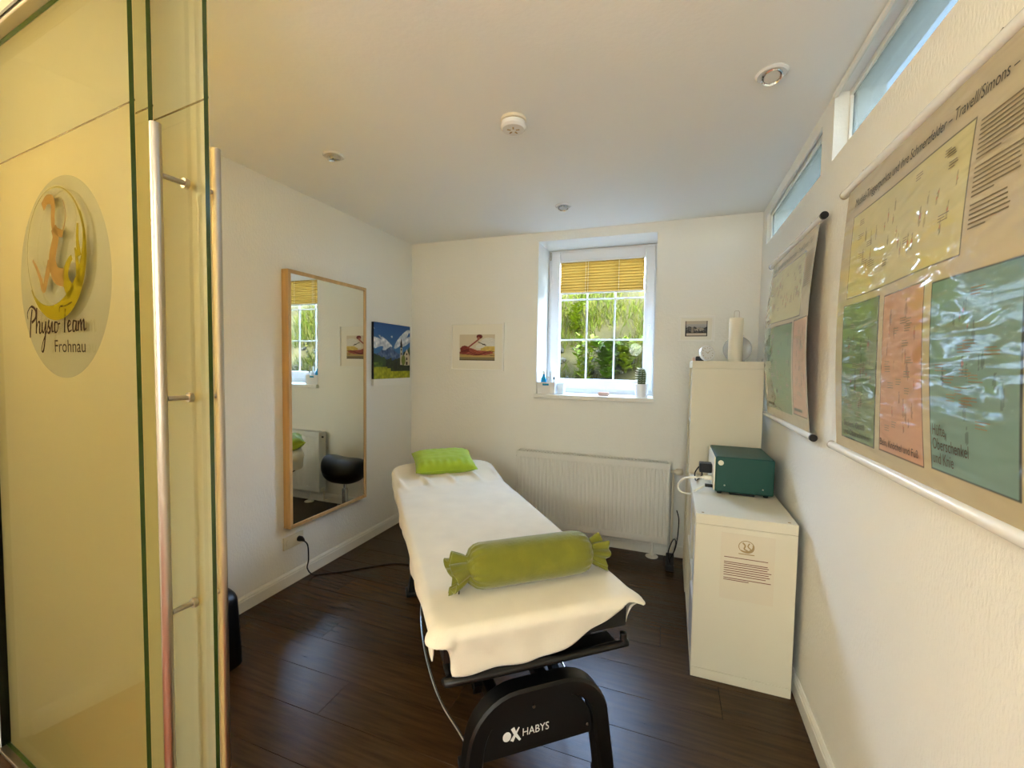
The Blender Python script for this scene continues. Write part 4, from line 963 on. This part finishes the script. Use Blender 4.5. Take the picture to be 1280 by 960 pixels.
# bolster with gathered tied ends
bol = thing('bolster', 'olive green velvet bolster with gathered ends across the foot of the table', 'bolster', BW(.03, .17, ZB), BA)
RB = .077
def bol_pt(x, ang, r, sq=1.0):
    zz = math.sin(ang); return (x, r*math.cos(ang), max(.004, RB+.001+r*zz*(1 if zz > 0 else .985)))
mb = MB(); NS = 56
prof = [(-.228, .030), (-.226, .045), (-.219, .060), (-.205, .070), (-.185, .0755)]+[(x, .077) for x in np.linspace(-.15, .15, 9)]+[(.185, .0755), (.205, .070), (.219, .060), (.226, .045), (.228, .030)]
def bolfn(u, v):
    k = v*(len(prof)-1); i = min(int(k), len(prof)-2); f_ = k-i; x = prof[i][0]*(1-f_)+prof[i+1][0]*f_; r_ = prof[i][1]*(1-f_)+prof[i+1][1]*f_
    a = 2*PI*u; e = max(0, (abs(x)-.17)/.06); r_ *= 1+.045*e*math.sin(a*17)+.012*noise.noise(Vector((x*9, math.cos(a), math.sin(a))))
    return bol_pt(x, a, r_)
mb.grid(bolfn, 112, 60).build('body', 'velvet', bol, smooth=True)
for sx in (-1, 1):
    mb = MB()
    def ruf(u, v):
        a = 2*PI*u; r_ = .034+.020*max(0, 1-v*4)+.030*max(0, v-.25)**.7
        r_ *= 1+(.07+.13*v)*math.sin(a*9+sx)+.07*v*math.sin(a*4+2)
        zc = RB-.012*v
        return (sx*(.216+.072*v+.012*v*math.sin(a*3+1)), r_*math.cos(a)*1.05, max(.003, zc+r_*math.sin(a)))
    mb.grid(ruf, 90, 14); o = mb.build('ruffle', 'velvet', bol, smooth=True); q = o.modifiers.new('solid', 'SOLIDIFY'); q.thickness = .003
    MB().tube([(sx*.236, .034*math.cos(a), RB+.034*math.sin(a)) for a in np.linspace(0, 2*PI, 20)[:-1]], .004, 8, closed=True).build('tie_cord', 'velvet', bol, smooth=True)
MB().tube(spline([(-.24, -.02, RB-.01), (-.262, -.035, .05), (-.268, -.04, .012)], 5), .0022, 6).build('cord_end', 'black_plastic', bol)
# lime pillow on the raised head section
pil = thing('small_pillow', 'small lime green cotton pillow on the head of the table', 'pillow', BW(-.004, 1.722, btop(1.722)-.004), BA)
pil.rotation_euler = (Matrix.Rotation(BA, 3, 'Z') @ Matrix.Rotation(math.atan(.27), 3, 'X')).to_euler()
def pil_fn(top):
    def fn(u, v):
        x, y = (u-.5)*2, (v-.5)*2
        sx = .218*(1-.07*(1-x*x*0-abs(y)**1.5)*0); ex = x*.205*(1-.055*math.cos(y*PI/2)*abs(x)**4); ey = y*.140*(1-.06*math.cos(x*PI/2)*abs(y)**4)
        h = .058*(max(0, (1-x**4)*(1-y**4)))**.55
        ed = (1-abs(y))
        w = .0035*math.sin(x*26+2)*math.exp(-((ed-.28)/.2)**2)*(1 if y < 0 else .4)+.003*noise.noise(Vector((x*4, y*4, 3)))
        if not top: return (ex, ey, max(.004, .050-h*.86))
        return (ex, ey, .050+h+w*(h/.05))
    return fn
mb = MB().grid(pil_fn(True), 60, 48); mb.grid(lambda u, v: pil_fn(False)(1-u, v), 60, 48)
pb_ = mb.build('pillow_body', 'lime_cotton', pil, smooth=True)
seam = [pil_fn(True)(u, v) for u, v in [(k/24, 0) for k in range(24)]+[(1, k/20) for k in range(20)]+[(1-k/24, 1) for k in range(24)]+[(0, 1-k/20) for k in range(20)]]
MB().tube(seam, .0028, 6, closed=True).build('seam_piping', 'lime_cotton', pil, smooth=True)

# ------------------------------------------------------------------ saddle stool (behind the head of the table, seen in the mirror)
sx_, sy_ = .53, 3.02
st = thing('saddle_stool', 'black saddle stool on a chrome column, visible in the mirror', 'stool', (sx_, sy_, 0))
def sad(u, v):
    a = 2*PI*u; ph = PI*v; x = math.sin(ph)*math.cos(a); y = math.sin(ph)*math.sin(a); z = math.cos(ph)
    X = .205*math.copysign(abs(x)**.8, x); Y = .165*math.copysign(abs(y)**.9, y)
    top = .055*(x*abs(x)*.3+.9*x*x)-.020*(1-min(1, (y/.7)**2))*.2-.05*y*y
    zz = .49+z*(.085 if z > 0 else .135)*(1+.15*abs(x))+top*(1 if z > 0 else .55)
    return (sx_+X, sy_+Y, zz)
MB().grid(sad, 48, 28).build('saddle_seat', 'black_leather', st, smooth=True)
MB().tube([(sx_, sy_, .30), (sx_, sy_, .43)], .014, 16).build('gas_lift', 'chrome', st, smooth='auto')
MB().tube([(sx_, sy_, .085), (sx_, sy_, .2995)], .025, 20).build('column', 'chrome', st, smooth='auto')
MB().lathe([(.02, .07), (.045, .075), (.045, .10), (.03, .125)], (sx_, sy_, 0), 24).build('hub', 'black_plastic', st, smooth='auto')
for k in range(5):
    a = .62+k*2*PI/5; dv = Vector((math.cos(a), math.sin(a), 0))
    c = Vector((sx_, sy_, 0))
    MB().tube([c+dv*.04+Vector((0, 0, .088)), c+dv*.22+Vector((0, 0, .072)), c+dv*.27+Vector((0, 0, .066))], [.017, .013, .011], 10).build('base_leg', 'chrome', st, smooth='auto')
    w_ = MB(); sd_ = Vector((-math.sin(a), math.cos(a), 0)); e = c+dv*.262
    for q in (-1, 1): w_.tube([e+sd_*.006*q+Vector((0, 0, .026)), e+sd_*.022*q+Vector((0, 0, .026))], .025, 16)
    w_.tube([e+Vector((0, 0, .026)), e+Vector((0, 0, .060))], .006, 8).build('caster', 'black_plastic', st, smooth='auto')

# dark bag by the left wall, behind the glass door
bg_ = thing('dark_bag', 'black upright bag on the floor, mostly hidden behind the glass door', 'bag', (.247, 1.355, 0))
def bagfn(u, v):
    a = 2*PI*u; r_ = 1.0 if v < .8 else math.sqrt(max(.0, 1-((v-.8)/.2)**2)); wv = .145-.035*v
    cx_, sx2 = math.cos(a), math.sin(a)
    return (.247+math.copysign(abs(cx_)**.6, cx_)*wv*max(.02, r_), 1.355+math.copysign(abs(sx2)**.6, sx2)*.085*max(.02, r_), .003+.36*v)
MB().grid(bagfn, 40, 24).build('bag_body', 'black_leather', bg_, smooth=True)
MB().tube(spline([(.187, 1.355, .34), (.192, 1.355, .42), (.247, 1.355, .445), (.302, 1.355, .42), (.307, 1.355, .34)], 6), .008, 8).build('bag_handle', 'black_leather', bg_, smooth=True)
